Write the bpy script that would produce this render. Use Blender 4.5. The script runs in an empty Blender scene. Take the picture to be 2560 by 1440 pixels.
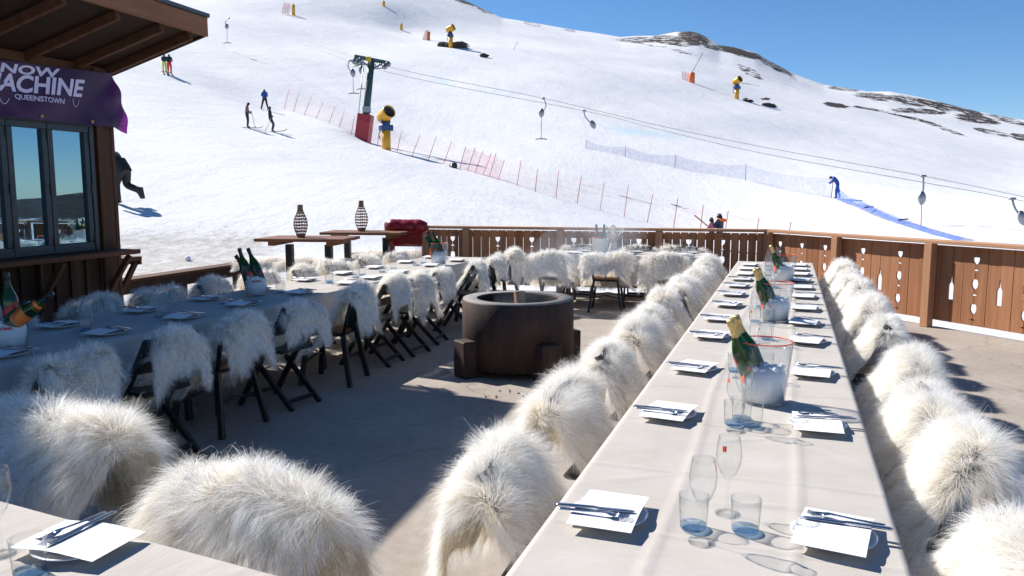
import bpy, bmesh, math, random
import numpy as np
from mathutils import Vector, Matrix
PI = math.pi
rnd = random.Random(7)
nrg = np.random.default_rng(11)
sc = bpy.context.scene
COL = sc.collection
# ------------------------------------------------------------------ camera
F, CX, CY, YH, HC = 2000.0, 1280.0, 720.0, 476.0, 1.655
TH = math.atan((CY - YH) / F)
CT, ST = math.cos(TH), math.sin(TH)
cam_d = bpy.data.cameras.new('camera')
cam = bpy.data.objects.new('camera', cam_d)
COL.objects.link(cam)
cam.location = (0, 0, HC)
cam.rotation_euler = (PI / 2 - TH, 0, 0)
cam_d.sensor_width = 36
cam_d.lens = 36 * F / 2560
cam_d.clip_end = 5000
cam_d.clip_start = 0.05
sc.camera = cam


def ray(px, py):
    u, v = px - CX, py - CY
    return Vector((u, F * CT - v * ST, -(F * ST + v * CT)))


def at_z(px, py, z):
    d = ray(px, py)
    t = (z - HC) / d.z
    return Vector((d.x * t, d.y * t, z))


def at_y(px, py, Y):
    d = ray(px, py)
    t = Y / d.y
    return Vector((d.x * t, Y, HC + d.z * t))


def at_r(px, py, r):
    d = ray(px, py)
    t = r / math.hypot(d.x, d.y)
    return Vector((d.x * t, d.y * t, HC + d.z * t))


def at_plane(px, py, p0, n):
    d = ray(px, py)
    o = Vector((0, 0, HC))
    t = (p0 - o).dot(n) / d.dot(n)
    return o + d * t


# ------------------------------------------------------------------ mesh builder
class MB:
    def __init__(s):
        s.v, s.f, s.m, s.sm = [], [], [], []

    def add(s, verts, faces, mi=0, smooth=False):
        b = len(s.v)
        s.v += [tuple(p) for p in verts]
        for f in faces:
            s.f.append(tuple(b + i for i in f))
            s.m.append(mi)
            s.sm.append(smooth)
        return s

    def box(s, c, d, rot=None, mi=0, bev=0.0):
        """box centred at c with full sizes d; rot = Matrix 3x3 or z angle"""
        R = rot if isinstance(rot, Matrix) else Matrix.Rotation(rot or 0, 3, 'Z')
        c = Vector(c)
        hx, hy, hz = d[0] / 2, d[1] / 2, d[2] / 2
        if bev <= 0:
            vs = [c + R @ Vector((x * hx, y * hy, z * hz)) for z in (-1, 1) for y in (-1, 1) for x in (-1, 1)]
            s.add(vs, [(0, 2, 3, 1), (4, 5, 7, 6), (0, 1, 5, 4), (2, 6, 7, 3), (0, 4, 6, 2), (1, 3, 7, 5)], mi)
        else:
            b = min(bev, hx * .9, hy * .9, hz * .9)
            vs, idx = [], {}
            for sx in (-1, 1):
                for sy in (-1, 1):
                    for sz in (-1, 1):
                        for k in range(3):
                            e = [hx - b, hy - b, hz - b]
                            e[k] += b
                            idx[(sx, sy, sz, k)] = len(vs)
                            vs.append(c + R @ Vector((sx * e[0], sy * e[1], sz * e[2])))
            fs = []
            I = lambda sx, sy, sz, k: idx[(sx, sy, sz, k)]
            for q in (-1, 1):
                o = (lambda l: l) if q > 0 else (lambda l: l[::-1])
                fs.append(tuple(o([I(q, -1, -1, 0), I(q, 1, -1, 0), I(q, 1, 1, 0), I(q, -1, 1, 0)])))
                fs.append(tuple(o([I(-1, q, -1, 1), I(-1, q, 1, 1), I(1, q, 1, 1), I(1, q, -1, 1)])))
                fs.append(tuple(o([I(-1, -1, q, 2), I(1, -1, q, 2), I(1, 1, q, 2), I(-1, 1, q, 2)])))
            for p in (-1, 1):
                for q in (-1, 1):
                    a = [I(p, q, -1, 0), I(p, q, 1, 0), I(p, q, 1, 1), I(p, q, -1, 1)]
                    fs.append(tuple(a if p * q < 0 else a[::-1]))
                    a = [I(p, -1, q, 0), I(p, 1, q, 0), I(p, 1, q, 2), I(p, -1, q, 2)]
                    fs.append(tuple(a if p * q > 0 else a[::-1]))
                    a = [I(-1, p, q, 1), I(1, p, q, 1), I(1, p, q, 2), I(-1, p, q, 2)]
                    fs.append(tuple(a if p * q < 0 else a[::-1]))
            for sx in (-1, 1):
                for sy in (-1, 1):
                    for sz in (-1, 1):
                        a = (I(sx, sy, sz, 0), I(sx, sy, sz, 1), I(sx, sy, sz, 2))
                        fs.append(a if sx * sy * sz > 0 else a[::-1])
            s.add(vs, fs, mi)
        return s

    def bar(s, p, q, w, h=None, up=(0, 0, 1), mi=0):
        """rectangular bar between p and q"""
        h = h or w
        p, q = Vector(p), Vector(q)
        z = (q - p)
        L = z.length
        z.normalize()
        up = Vector(up)
        x = up.cross(z)
        if x.length < 1e-4:
            x = Vector((1, 0, 0)).cross(z)
        x.normalize()
        y = z.cross(x)
        R = Matrix((x, y, z)).transposed()
        return s.box((p + q) / 2, (w, h, L), R, mi, min(w, h) * .12)

    def tube(s, pts, r, n=8, mi=0, cap=True, smooth=True, closed=False):
        pts = [Vector(p) for p in pts]
        rs = r if isinstance(r, (list, tuple)) else [r] * len(pts)
        m = len(pts)
        vs, prev = [], None
        for i, p in enumerate(pts):
            if closed:
                t = pts[(i + 1) % m] - pts[i - 1]
            else:
                t = pts[min(i + 1, m - 1)] - pts[max(i - 1, 0)]
            t.normalize()
            if prev is None:
                a = Vector((0, 0, 1)) if abs(t.z) < .9 else Vector((1, 0, 0))
                x = a.cross(t).normalized()
            else:
                x = (prev - t * prev.dot(t))
                x.normalize()
            prev = x
            y = t.cross(x)
            for k in range(n):
                a = 2 * PI * k / n
                vs.append(p + (x * math.cos(a) + y * math.sin(a)) * rs[i])
        fs = []
        for i in range(m if closed else m - 1):
            j = (i + 1) % m
            for k in range(n):
                l = (k + 1) % n
                fs.append((i * n + k, i * n + l, j * n + l, j * n + k))
        if cap and not closed:
            fs.append(tuple(range(n))[::-1])
            fs.append(tuple((m - 1) * n + k for k in range(n)))
        return s.add(vs, fs, mi, smooth)

    def lathe(s, prof, n=24, c=(0, 0, 0), M=None, mi=0, smooth=True, sx=1., sy=1.):
        """prof: list of (r, z). closed ends if r == 0"""
        c = Vector(c)
        vs, rings = [], []
        for (r, z) in prof:
            if r < 1e-6:
                rings.append([len(vs)])
                p = Vector((0, 0, z))
                vs.append((M @ p if M else p) + c)
            else:
                rings.append(list(range(len(vs), len(vs) + n)))
                for k in range(n):
                    a = 2 * PI * k / n
                    p = Vector((r * math.cos(a) * sx, r * math.sin(a) * sy, z))
                    vs.append((M @ p if M else p) + c)
        fs = []
        for A, B in zip(rings, rings[1:]):
            for k in range(n):
                l = (k + 1) % n
                if len(A) == 1 and len(B) == 1:
                    continue
                if len(A) == 1:
                    fs.append((A[0], B[l], B[k]))
                elif len(B) == 1:
                    fs.append((A[k], A[l], B[0]))
                else:
                    fs.append((A[k], A[l], B[l], B[k]))
        return s.add(vs, fs, mi, smooth)

    def prism(s, poly, z0, z1, M=None, mi=0):
        """poly in local xy, extruded z0..z1, M 4x4"""
        n = len(poly)
        vs = [Vector((x, y, z)) for z in (z0, z1) for (x, y) in poly]
        if M is not None:
            vs = [M @ p for p in vs]
        fs = [tuple(range(n))[::-1], tuple(range(n, 2 * n))]
        fs += [(i, (i + 1) % n, n + (i + 1) % n, n + i) for i in range(n)]
        return s.add(vs, fs, mi)

    def build(s, name, mats, parent=None, loc=None, rz=0):
        me = bpy.data.meshes.new(name)
        me.from_pydata(s.v, [], s.f)
        mats = mats if isinstance(mats, (list, tuple)) else [mats]
        for m in mats:
            me.materials.append(m)
        me.polygons.foreach_set('material_index', s.m)
        me.polygons.foreach_set('use_smooth', s.sm)
        me.update()
        o = bpy.data.objects.new(name, me)
        COL.objects.link(o)
        if parent:
            o.parent = parent
        if loc is not None:
            o.location = loc
        o.rotation_euler.z = rz
        return o


def tag(o, label=None, cat=None, group=None, kind=None):
    if label:
        o['label'] = label
    if cat:
        o['category'] = cat
    if group:
        o['group'] = group
    if kind:
        o['kind'] = kind
    return o


def empty(name, loc=(0, 0, 0), rz=0):
    o = bpy.data.objects.new(name, None)
    COL.objects.link(o)
    o.location = loc
    o.rotation_euler.z = rz
    o.empty_display_size = .1
    return o


KIDS = {}


def copy_tree(o, parent=None):
    c = o.copy()
    COL.objects.link(c)
    if parent:
        c.parent = parent
    kids = [k for k in list(COL.objects) if k.parent == o] if o.name not in KIDS else KIDS[o.name]
    KIDS[o.name] = kids
    for k in kids:
        copy_tree(k, c)
    return c


class Proto:
    """a thing built once; place() uses the first itself, then copies of it"""
    def __init__(s, root):
        s.o, s.used = root, False

    def place(s, loc, rz, label, cat, group=None, rot=None, scale=None):
        o = s.o if not s.used else copy_tree(s.o)
        if not s.used:
            KIDS[o.name] = [k for k in list(COL.objects) if k.parent == o]
            for k in KIDS[o.name]:
                KIDS[k.name] = [q for q in list(COL.objects) if q.parent == k]
                for q in KIDS[k.name]:
                    KIDS[q.name] = []
        s.used = True
        o.location = loc
        o.rotation_euler = rot if rot else (0, 0, rz)
        if scale:
            o.scale = scale if isinstance(scale, tuple) else (scale,) * 3
        for k in ('label', 'category', 'group'):
            if k in o:
                del o[k]
        return tag(o, label, cat, group)


ORD = ['first', 'second', 'third', 'fourth', 'fifth', 'sixth', 'seventh', 'eighth', 'ninth', 'tenth', 'eleventh', 'twelfth',
       'thirteenth', 'fourteenth', 'fifteenth', 'sixteenth']


# ------------------------------------------------------------------ materials
def nodes(name):
    m = bpy.data.materials.new(name)
    m.use_nodes = True
    nt = m.node_tree
    return m, nt, nt.nodes['Principled BSDF'], nt.nodes['Material Output']


def ramp(nt, stops, src):
    r = nt.nodes.new('ShaderNodeValToRGB')
    e = r.color_ramp.elements
    while len(e) < len(stops):
        e.new(.5)
    for x, (p, c) in zip(e, stops):
        x.position = p
        x.color = tuple(c) + (1,) if len(c) == 3 else c
    nt.links.new(src, r.inputs[0])
    return r


def noise(nt, scale, detail=4, rough=.55, coord='Object', vec=None, stretch=None):
    tc = nt.nodes.new('ShaderNodeTexCoord')
    out = tc.outputs[coord] if vec is None else vec
    if stretch:
        mp = nt.nodes.new('ShaderNodeMapping')
        mp.inputs['Scale'].default_value = stretch
        nt.links.new(out, mp.inputs['Vector'])
        out = mp.outputs[0]
    n = nt.nodes.new('ShaderNodeTexNoise')
    n.inputs['Scale'].default_value = scale
    n.inputs['Detail'].default_value = detail
    n.inputs['Roughness'].default_value = rough
    nt.links.new(out, n.inputs['Vector'])
    return n


def bump(nt, bs, h, strength=.3, dist=.01, normal=None):
    b = nt.nodes.new('ShaderNodeBump')
    b.inputs['Strength'].default_value = strength
    b.inputs['Distance'].default_value = dist
    nt.links.new(h, b.inputs['Height'])
    if normal:
        nt.links.new(normal, b.inputs['Normal'])
    nt.links.new(b.outputs[0], bs.inputs['Normal'])
    return b


def plain(name, col, rough=.5, metal=0., var=.15, scale=12., bmp=.0, spec=.5, coat=0, stretch=None):
    m, nt, bs, out = nodes(name)
    n = noise(nt, scale, 5, stretch=stretch)
    lo = [c * (1 - var) for c in col]
    hi = [min(1, c * (1 + var)) for c in col]
    r = ramp(nt, [(.3, lo), (.7, hi)], n.outputs['Fac'])
    nt.links.new(r.outputs[0], bs.inputs['Base Color'])
    bs.inputs['Roughness'].default_value = rough
    bs.inputs['Metallic'].default_value = metal
    bs.inputs['Specular IOR Level'].default_value = spec
    bs.inputs['Coat Weight'].default_value = coat
    if bmp:
        bump(nt, bs, n.outputs['Fac'], bmp, .01)
    return m


def wood(name, dark, light, rough=.7, axis='Z', scale=1.0, spec=.3, knots=True):
    """grain runs along the object axis; each loose board gets its own tone"""
    m, nt, bs, out = nodes(name)
    st = {'X': (1.5, 22, 22), 'Y': (22, 1.5, 22), 'Z': (22, 22, 1.5)}[axis]
    st = tuple(a * scale for a in st)
    n1 = noise(nt, 1.0, 8, .6, stretch=st)
    st2 = {'X': (.6, 5, 5), 'Y': (5, .6, 5), 'Z': (5, 5, .6)}[axis]
    n2 = noise(nt, 1.3, 3, .5, stretch=st2)
    geo = nt.nodes.new('ShaderNodeNewGeometry')
    mx = nt.nodes.new('ShaderNodeMath'); mx.operation = 'MULTIPLY_ADD'
    nt.links.new(n1.outputs['Fac'], mx.inputs[0]); mx.inputs[1].default_value = .55
    m2 = nt.nodes.new('ShaderNodeMath'); m2.operation = 'MULTIPLY_ADD'
    nt.links.new(n2.outputs['Fac'], m2.inputs[0]); m2.inputs[1].default_value = .4
    m3 = nt.nodes.new('ShaderNodeMath'); m3.operation = 'MULTIPLY'
    nt.links.new(geo.outputs['Random Per Island'], m3.inputs[0]); m3.inputs[1].default_value = .3
    nt.links.new(m3.outputs[0], m2.inputs[2])
    nt.links.new(m2.outputs[0], mx.inputs[2])
    r = ramp(nt, [(.3, dark), (.9, light)], mx.outputs[0])
    nt.links.new(r.outputs[0], bs.inputs['Base Color'])
    bs.inputs['Roughness'].default_value = rough
    bs.inputs['Specular IOR Level'].default_value = spec
    bump(nt, bs, n1.outputs['Fac'], .35, .004)
    return m


def thin_glass(name, tint=(.985, .99, .99), edge=(.74, .78, .8), refl=.55):
    """thin clear wall: see-through, a little darker where it turns edge-on, mirror reflection growing at grazing angles"""
    m, nt, bs, out = nodes(name)
    nt.nodes.remove(bs)
    lw = nt.nodes.new('ShaderNodeLayerWeight'); lw.inputs[0].default_value = .5
    r = ramp(nt, [(0., tint), (.6, tint), (1., edge)], lw.outputs['Facing'])
    tr = nt.nodes.new('ShaderNodeBsdfTransparent')
    nt.links.new(r.outputs[0], tr.inputs[0])
    gl = nt.nodes.new('ShaderNodeBsdfGlossy'); gl.inputs['Roughness'].default_value = .02
    pw = nt.nodes.new('ShaderNodeMath'); pw.operation = 'POWER'; pw.inputs[1].default_value = 4
    nt.links.new(lw.outputs['Facing'], pw.inputs[0])
    mu = nt.nodes.new('ShaderNodeMath'); mu.operation = 'MULTIPLY_ADD'; mu.inputs[1].default_value = refl; mu.inputs[2].default_value = .03
    nt.links.new(pw.outputs[0], mu.inputs[0])
    mix = nt.nodes.new('ShaderNodeMixShader')
    nt.links.new(mu.outputs[0], mix.inputs[0])
    nt.links.new(tr.outputs[0], mix.inputs[1])
    nt.links.new(gl.outputs[0], mix.inputs[2])
    nt.links.new(mix.outputs[0], out.inputs[0])
    return m


def netting(name, col, fac):
    m, nt, bs, out = nodes(name)
    bs.inputs['Base Color'].default_value = tuple(col) + (1,)
    bs.inputs['Roughness'].default_value = .8
    tr = nt.nodes.new('ShaderNodeBsdfTransparent')
    n = noise(nt, 3.0, 3)
    r = ramp(nt, [(.3, (fac * .6,) * 3), (.7, (fac * 1.4,) * 3)], n.outputs['Fac'])
    mix = nt.nodes.new('ShaderNodeMixShader')
    nt.links.new(r.outputs[0], mix.inputs[0])
    nt.links.new(tr.outputs[0], mix.inputs[1])
    nt.links.new(bs.outputs[0], mix.inputs[2])
    nt.links.new(mix.outputs[0], out.inputs[0])
    return m


M = {}
M['black_metal'] = plain('black_painted_metal', (.012, .014, .016), .38, 0, .3, 30)
M['black_wood'] = plain('black_stained_wood', (.012, .013, .014), .45, 0, .4, 40)
M['seat_wood'] = wood('warm_seat_wood', (.16, .07, .03), (.38, .19, .09), .5, 'X')
M['fence_wood'] = wood('red_brown_fence_boards', (.21, .078, .032), (.52, .25, .125), .72, 'Z')
M['fence_rail'] = wood('fence_rail_wood', (.3, .14, .07), (.58, .33, .19), .7, 'X')
M['post_wood'] = wood('fence_post_wood', (.26, .12, .06), (.54, .29, .16), .7, 'Z')
M['wall_wood'] = wood('dark_stained_cladding', (.014, .007, .004), (.06, .028, .014), .75, 'Z')
M['corner_wood'] = wood('dark_corner_post_wood', (.03, .013, .007), (.11, .052, .027), .75, 'Z')
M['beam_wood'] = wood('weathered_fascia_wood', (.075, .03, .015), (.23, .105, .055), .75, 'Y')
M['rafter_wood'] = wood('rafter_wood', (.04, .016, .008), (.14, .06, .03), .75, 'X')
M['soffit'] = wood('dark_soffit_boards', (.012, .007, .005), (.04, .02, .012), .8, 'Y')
M['roof'] = plain('blue_grey_roof_sheet', (.07, .09, .11), .45, .3, .2, 5)
M['frame_paint'] = plain('slate_blue_window_paint', (.017, .034, .048), .5, 0, .2, 20)
M['table_wood'] = wood('bar_table_wood', (.1, .042, .022), (.27, .12, .062), .6, 'X')
M['trestle'] = plain('trestle_table_board', (.3, .22, .15), .7, 0, .2, 8)
M['china'] = plain('white_china', (.8, .8, .79), .15, 0, .02, 5, spec=.6)
M['steel'] = plain('polished_cutlery_steel', (.42, .46, .52), .16, 1., .08, 30)
M['galv'] = plain('galvanised_steel', (.3, .32, .34), .4, .8, .2, 20)
M['glass'] = thin_glass('clear_drinking_glass')
M['glass_base'] = thin_glass('thick_glass_base', (.62, .76, .9), (.4, .55, .72), .8)
M['acrylic'] = thin_glass('clear_acrylic', (.95, .96, .97), (.7, .74, .77), .6)
M['red_acrylic'] = plain('orange_red_print', (.85, .1, .035), .35, 0, .1, 10)
M['red_label'] = plain('red_bottle_sash', (.6, .025, .02), .4, 0, .1, 10)
M['gold_label'] = plain('gold_neck_foil', (.62, .43, .17), .34, .55, .35, 60, bmp=.5)
M['orange_label'] = plain('orange_bottle_label', (.8, .2, .03), .45, 0, .15, 20)
M['dark_foil'] = plain('dark_green_neck_foil', (.02, .03, .026), .35, .3, .3, 60, bmp=.4)
M['yellow'] = plain('snow_gun_yellow', (.72, .36, .02), .4, 0, .12, 6)
M['gun_blue'] = plain('snow_gun_blue', (.012, .05, .17), .4, 0, .2, 6)
M['gun_dark'] = plain('fan_dark', (.03, .032, .034), .5, 0, .3, 20)
M['tower_green'] = plain('tower_green_paint', (.035, .075, .065), .5, 0, .2, 3)
M['pad_red'] = plain('red_vinyl_pad', (.34, .02, .03), .5, 0, .15, 3)
M['pad_orange'] = plain('orange_pad', (.8, .17, .03), .5, 0, .12, 3)
M['pole_red'] = plain('red_slalom_pole', (.45, .03, .03), .5, 0, .1, 3)
M['pole_grey'] = plain('grey_net_pole', (.25, .27, .33), .5, 0, .1, 3)
M['net_red'] = netting('red_safety_netting', (.75, .12, .12), .06)
M['net_pink'] = netting('dense_red_safety_netting', (.75, .12, .14), .22)
M['net_blue'] = netting('blue_safety_netting', (.12, .2, .62), .2)
M['net_heap'] = netting('slumped_blue_netting', (.06, .17, .62), .55)
M['rock'] = plain('dark_rock', (.06, .048, .04), .9, 0, .4, 3, bmp=.6)
M['leather'] = plain('red_leather', (.24, .006, .012), .28, 0, .25, 6, bmp=.15)
M['wicker'] = plain('brown_wicker', (.24, .13, .08), .75, 0, .4, 60, bmp=.4)
M['log'] = wood('split_log', (.16, .07, .035), (.5, .27, .14), .8, 'Z')
M['ash'] = plain('grey_ash', (.25, .24, .23), .95, 0, .4, 20, bmp=.6)
M['white_flower'] = plain('dried_white_flowers', (.6, .55, .45), .8, 0, .2, 30)
M['bucket_tin'] = plain('white_enamel_bucket', (.6, .6, .6), .35, 0, .1, 10)
M['skin_tone'] = plain('person_skin', (.45, .25, .17), .5, 0, .1, 10)
M['cable'] = plain('steel_cable', (.09, .1, .11), .5, .5, .1, 3)
M['white_paint'] = plain('white_marking', (.75, .75, .75), .5, 0, .05, 5)
M['sign_yellow'] = plain('yellow_number_plate', (.75, .5, .02), .5, 0, .05, 5)


def m_bottle_glass():
    m, nt, bs, out = nodes('green_bottle_glass')
    n = noise(nt, 9, 2)
    r = ramp(nt, [(.35, (.004, .02, .006)), (.7, (.02, .14, .015))], n.outputs['Fac'])
    nt.links.new(r.outputs[0], bs.inputs['Base Color'])
    bs.inputs['Roughness'].default_value = .06
    bs.inputs['Specular IOR Level'].default_value = .7
    bs.inputs['Subsurface Weight'].default_value = .0
    tl = nt.nodes.new('ShaderNodeBsdfTranslucent'); tl.inputs[0].default_value = (.04, .45, .03, 1)
    mix = nt.nodes.new('ShaderNodeMixShader'); mix.inputs[0].default_value = .3
    nt.links.new(bs.outputs[0], mix.inputs[1]); nt.links.new(tl.outputs[0], mix.inputs[2])
    nt.links.new(mix.outputs[0], out.inputs[0])
    return m


M['bottle'] = m_bottle_glass()


def m_ice():
    m, nt, bs, out = nodes('crushed_ice')
    v = nt.nodes.new('ShaderNodeTexVoronoi'); v.inputs['Scale'].default_value = 45
    tc = nt.nodes.new('ShaderNodeTexCoord'); nt.links.new(tc.outputs['Object'], v.inputs['Vector'])
    r = ramp(nt, [(0., (.8, .82, .84)), (.6, (.86, .87, .88))], v.outputs['Distance'])
    nt.links.new(r.outputs[0], bs.inputs['Base Color'])
    bs.inputs['Roughness'].default_value = .35
    bump(nt, bs, v.outputs['Distance'], .25, .004)
    return m


M['ice'] = m_ice()


def m_cloth():
    m, nt, bs, out = nodes('cream_table_linen')
    n = noise(nt, 5, 5)
    r = ramp(nt, [(.3, (.47, .435, .395)), (.7, (.53, .495, .455))], n.outputs['Fac'])
    nt.links.new(r.outputs[0], bs.inputs['Base Color'])
    bs.inputs['Roughness'].default_value = .9
    bs.inputs['Specular IOR Level'].default_value = .1
    w = noise(nt, 260, 2)
    w2 = noise(nt, 7, 5, .6, stretch=(2.5, .7, 1))
    ad = nt.nodes.new('ShaderNodeMath'); ad.operation = 'MULTIPLY_ADD'
    nt.links.new(w2.outputs['Fac'], ad.inputs[0]); ad.inputs[1].default_value = 6
    nt.links.new(w.outputs['Fac'], ad.inputs[2])
    bump(nt, bs, ad.outputs[0], .35, .0022)
    return m


M['cloth'] = m_cloth()


def m_paper():
    m, nt, bs, out = nodes('printed_menu_card')
    tc = nt.nodes.new('ShaderNodeTexCoord')
    mp = nt.nodes.new('ShaderNodeMapping'); mp.inputs['Scale'].default_value = (1, 1, 1)
    nt.links.new(tc.outputs['Object'], mp.inputs[0])
    w = nt.nodes.new('ShaderNodeTexWave'); w.bands_direction = 'Y'; w.inputs['Scale'].default_value = 34
    nt.links.new(mp.outputs[0], w.inputs['Vector'])
    n = noise(nt, 1, 2, stretch=(90, 110, 1))
    sp = nt.nodes.new('ShaderNodeSeparateXYZ'); nt.links.new(tc.outputs['Object'], sp.inputs[0])
    ab = nt.nodes.new('ShaderNodeMath'); ab.operation = 'ABSOLUTE'; nt.links.new(sp.outputs[0], ab.inputs[0])
    lt = nt.nodes.new('ShaderNodeMath'); lt.operation = 'LESS_THAN'; lt.inputs[1].default_value = .1; nt.links.new(ab.outputs[0], lt.inputs[0])
    g = nt.nodes.new('ShaderNodeMath'); g.operation = 'GREATER_THAN'; g.inputs[1].default_value = .8; nt.links.new(w.outputs['Fac'], g.inputs[0])
    g2 = nt.nodes.new('ShaderNodeMath'); g2.operation = 'GREATER_THAN'; g2.inputs[1].default_value = .5; nt.links.new(n.outputs['Fac'], g2.inputs[0])
    a = nt.nodes.new('ShaderNodeMath'); a.operation = 'MULTIPLY'; nt.links.new(g.outputs[0], a.inputs[0]); nt.links.new(g2.outputs[0], a.inputs[1])
    b = nt.nodes.new('ShaderNodeMath'); b.operation = 'MULTIPLY'; nt.links.new(a.outputs[0], b.inputs[0]); nt.links.new(lt.outputs[0], b.inputs[1])
    r = ramp(nt, [(0, (.82, .82, .84)), (1, (.58, .58, .62))], b.outputs[0])
    nt.links.new(r.outputs[0], bs.inputs['Base Color'])
    bs.inputs['Roughness'].default_value = .7
    return m


M['paper'] = m_paper()


def m_fur():
    m, nt, bs, out = nodes('long_white_sheep_wool')
    nt.nodes.remove(bs)
    at = nt.nodes.new('ShaderNodeAttribute'); at.attribute_name = 'along'
    r = ramp(nt, [(0., (.95, .885, .76)), (.2, (.97, .94, .88)), (.5, (.98, .975, .955)), (1., (.985, .985, .98))], at.outputs['Fac'])
    n = noise(nt, 7, 3)
    r2 = ramp(nt, [(.35, (.99, .965, .92)), (.6, (1, 1, 1))], n.outputs['Fac'])
    mul = nt.nodes.new('ShaderNodeMixRGB'); mul.blend_type = 'MULTIPLY'; mul.inputs[0].default_value = .7
    nt.links.new(r.outputs[0], mul.inputs[1]); nt.links.new(r2.outputs[0], mul.inputs[2])
    d = nt.nodes.new('ShaderNodeBsdfDiffuse')
    t = nt.nodes.new('ShaderNodeBsdfTranslucent')
    nt.links.new(mul.outputs[0], d.inputs[0]); nt.links.new(mul.outputs[0], t.inputs[0])
    mix = nt.nodes.new('ShaderNodeMixShader'); mix.inputs[0].default_value = .48
    nt.links.new(d.outputs[0], mix.inputs[1]); nt.links.new(t.outputs[0], mix.inputs[2])
    tp = nt.nodes.new('ShaderNodeBsdfTransparent')
    f = ramp(nt, [(0., (.35, .35, .35)), (.3, (.62, .62, .62)), (1., (.85, .85, .85))], at.outputs['Fac'])
    m2 = nt.nodes.new('ShaderNodeMixShader')
    nt.links.new(f.outputs[0], m2.inputs[0])
    nt.links.new(mix.outputs[0], m2.inputs[1]); nt.links.new(tp.outputs[0], m2.inputs[2])
    nt.links.new(m2.outputs[0], out.inputs[0])
    return m


M['fur'] = m_fur()


def m_concrete():
    m, nt, bs, out = nodes('worn_concrete_deck')
    n1 = noise(nt, .9, 6, .6)
    n2 = noise(nt, 14, 6, .65)
    r1 = ramp(nt, [(.3, (.33, .285, .245)), (.72, (.45, .395, .34))], n1.outputs['Fac'])
    r2 = ramp(nt, [(.3, (.78, .78, .78)), (.6, (1, 1, 1))], n2.outputs['Fac'])
    mul = nt.nodes.new('ShaderNodeMixRGB'); mul.blend_type = 'MULTIPLY'; mul.inputs[0].default_value = .8
    nt.links.new(r1.outputs[0], mul.inputs[1]); nt.links.new(r2.outputs[0], mul.inputs[2])
    n3 = noise(nt, 1.7, 7, .7, stretch=(1, .6, 1))
    r3 = ramp(nt, [(.60, (1, 1, 1)), (.72, (.66, .64, .62))], n3.outputs['Fac'])
    ms = nt.nodes.new('ShaderNodeMixRGB'); ms.blend_type = 'MULTIPLY'; ms.inputs[0].default_value = .8
    nt.links.new(mul.outputs[0], ms.inputs[1]); nt.links.new(r3.outputs[0], ms.inputs[2])
    vo = nt.nodes.new('ShaderNodeTexVoronoi'); vo.feature = 'DISTANCE_TO_EDGE'; vo.inputs['Scale'].default_value = .33
    wn = noise(nt, 1.4, 4, .6)
    tcv = nt.nodes.new('ShaderNodeTexCoord')
    va = nt.nodes.new('ShaderNodeMixRGB'); va.blend_type = 'ADD'; va.inputs[0].default_value = .5
    nt.links.new(tcv.outputs['Object'], va.inputs[1]); nt.links.new(wn.outputs['Color'], va.inputs[2])
    nt.links.new(va.outputs[0], vo.inputs['Vector'])
    r4 = ramp(nt, [(.0, (.5, .48, .46)), (.0035, (1, 1, 1))], vo.outputs['Distance'])
    mc = nt.nodes.new('ShaderNodeMixRGB'); mc.blend_type = 'MULTIPLY'; mc.inputs[0].default_value = .55
    nt.links.new(ms.outputs[0], mc.inputs[1]); nt.links.new(r4.outputs[0], mc.inputs[2])
    nt.links.new(mc.outputs[0], bs.inputs['Base Color'])
    bs.inputs['Roughness'].default_value = .85
    bs.inputs['Specular IOR Level'].default_value = .25
    bump(nt, bs, n2.outputs['Fac'], .25, .006)
    return m


M['concrete'] = m_concrete()


def m_firepit():
    m, nt, bs, out = nodes('rusty_concrete_ring')
    n1 = noise(nt, 3.2, 6, .6)
    n2 = noise(nt, 26, 6, .7)
    r1 = ramp(nt, [(.3, (.024, .017, .015)), (.6, (.058, .033, .026)), (.85, (.14, .068, .05))], n1.outputs['Fac'])
    r2 = ramp(nt, [(.63, (0, 0, 0)), (.74, (1, 1, 1))], n2.outputs['Fac'])
    mx = nt.nodes.new('ShaderNodeMixRGB'); mx.inputs[2].default_value = (.27, .17, .13, 1)
    f = nt.nodes.new('ShaderNodeMath'); f.operation = 'MULTIPLY'; f.inputs[1].default_value = .6
    nt.links.new(r2.outputs[0], f.inputs[0]); nt.links.new(f.outputs[0], mx.inputs[0]); nt.links.new(r1.outputs[0], mx.inputs[1])
    n3 = noise(nt, 1., 5, .6, stretch=(9, 9, .9))
    r3 = ramp(nt, [(.35, (.55, .5, .48)), (.62, (1.15, 1.0, .95))], n3.outputs['Fac'])
    ms = nt.nodes.new('ShaderNodeMixRGB'); ms.blend_type = 'MULTIPLY'; ms.inputs[0].default_value = .9
    nt.links.new(mx.outputs[0], ms.inputs[1]); nt.links.new(r3.outputs[0], ms.inputs[2])
    nt.links.new(ms.outputs[0], bs.inputs['Base Color'])
    bs.inputs['Roughness'].default_value = .75
    bump(nt, bs, n2.outputs['Fac'], .4, .008)
    return m


M['firepit'] = m_firepit()
M['pit_rim'] = plain('grey_rim', (.2, .185, .17), .7, 0, .25, 12, bmp=.3)
M['soot'] = plain('soot', (.012, .012, .012), .9, 0, .3, 15)


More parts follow.
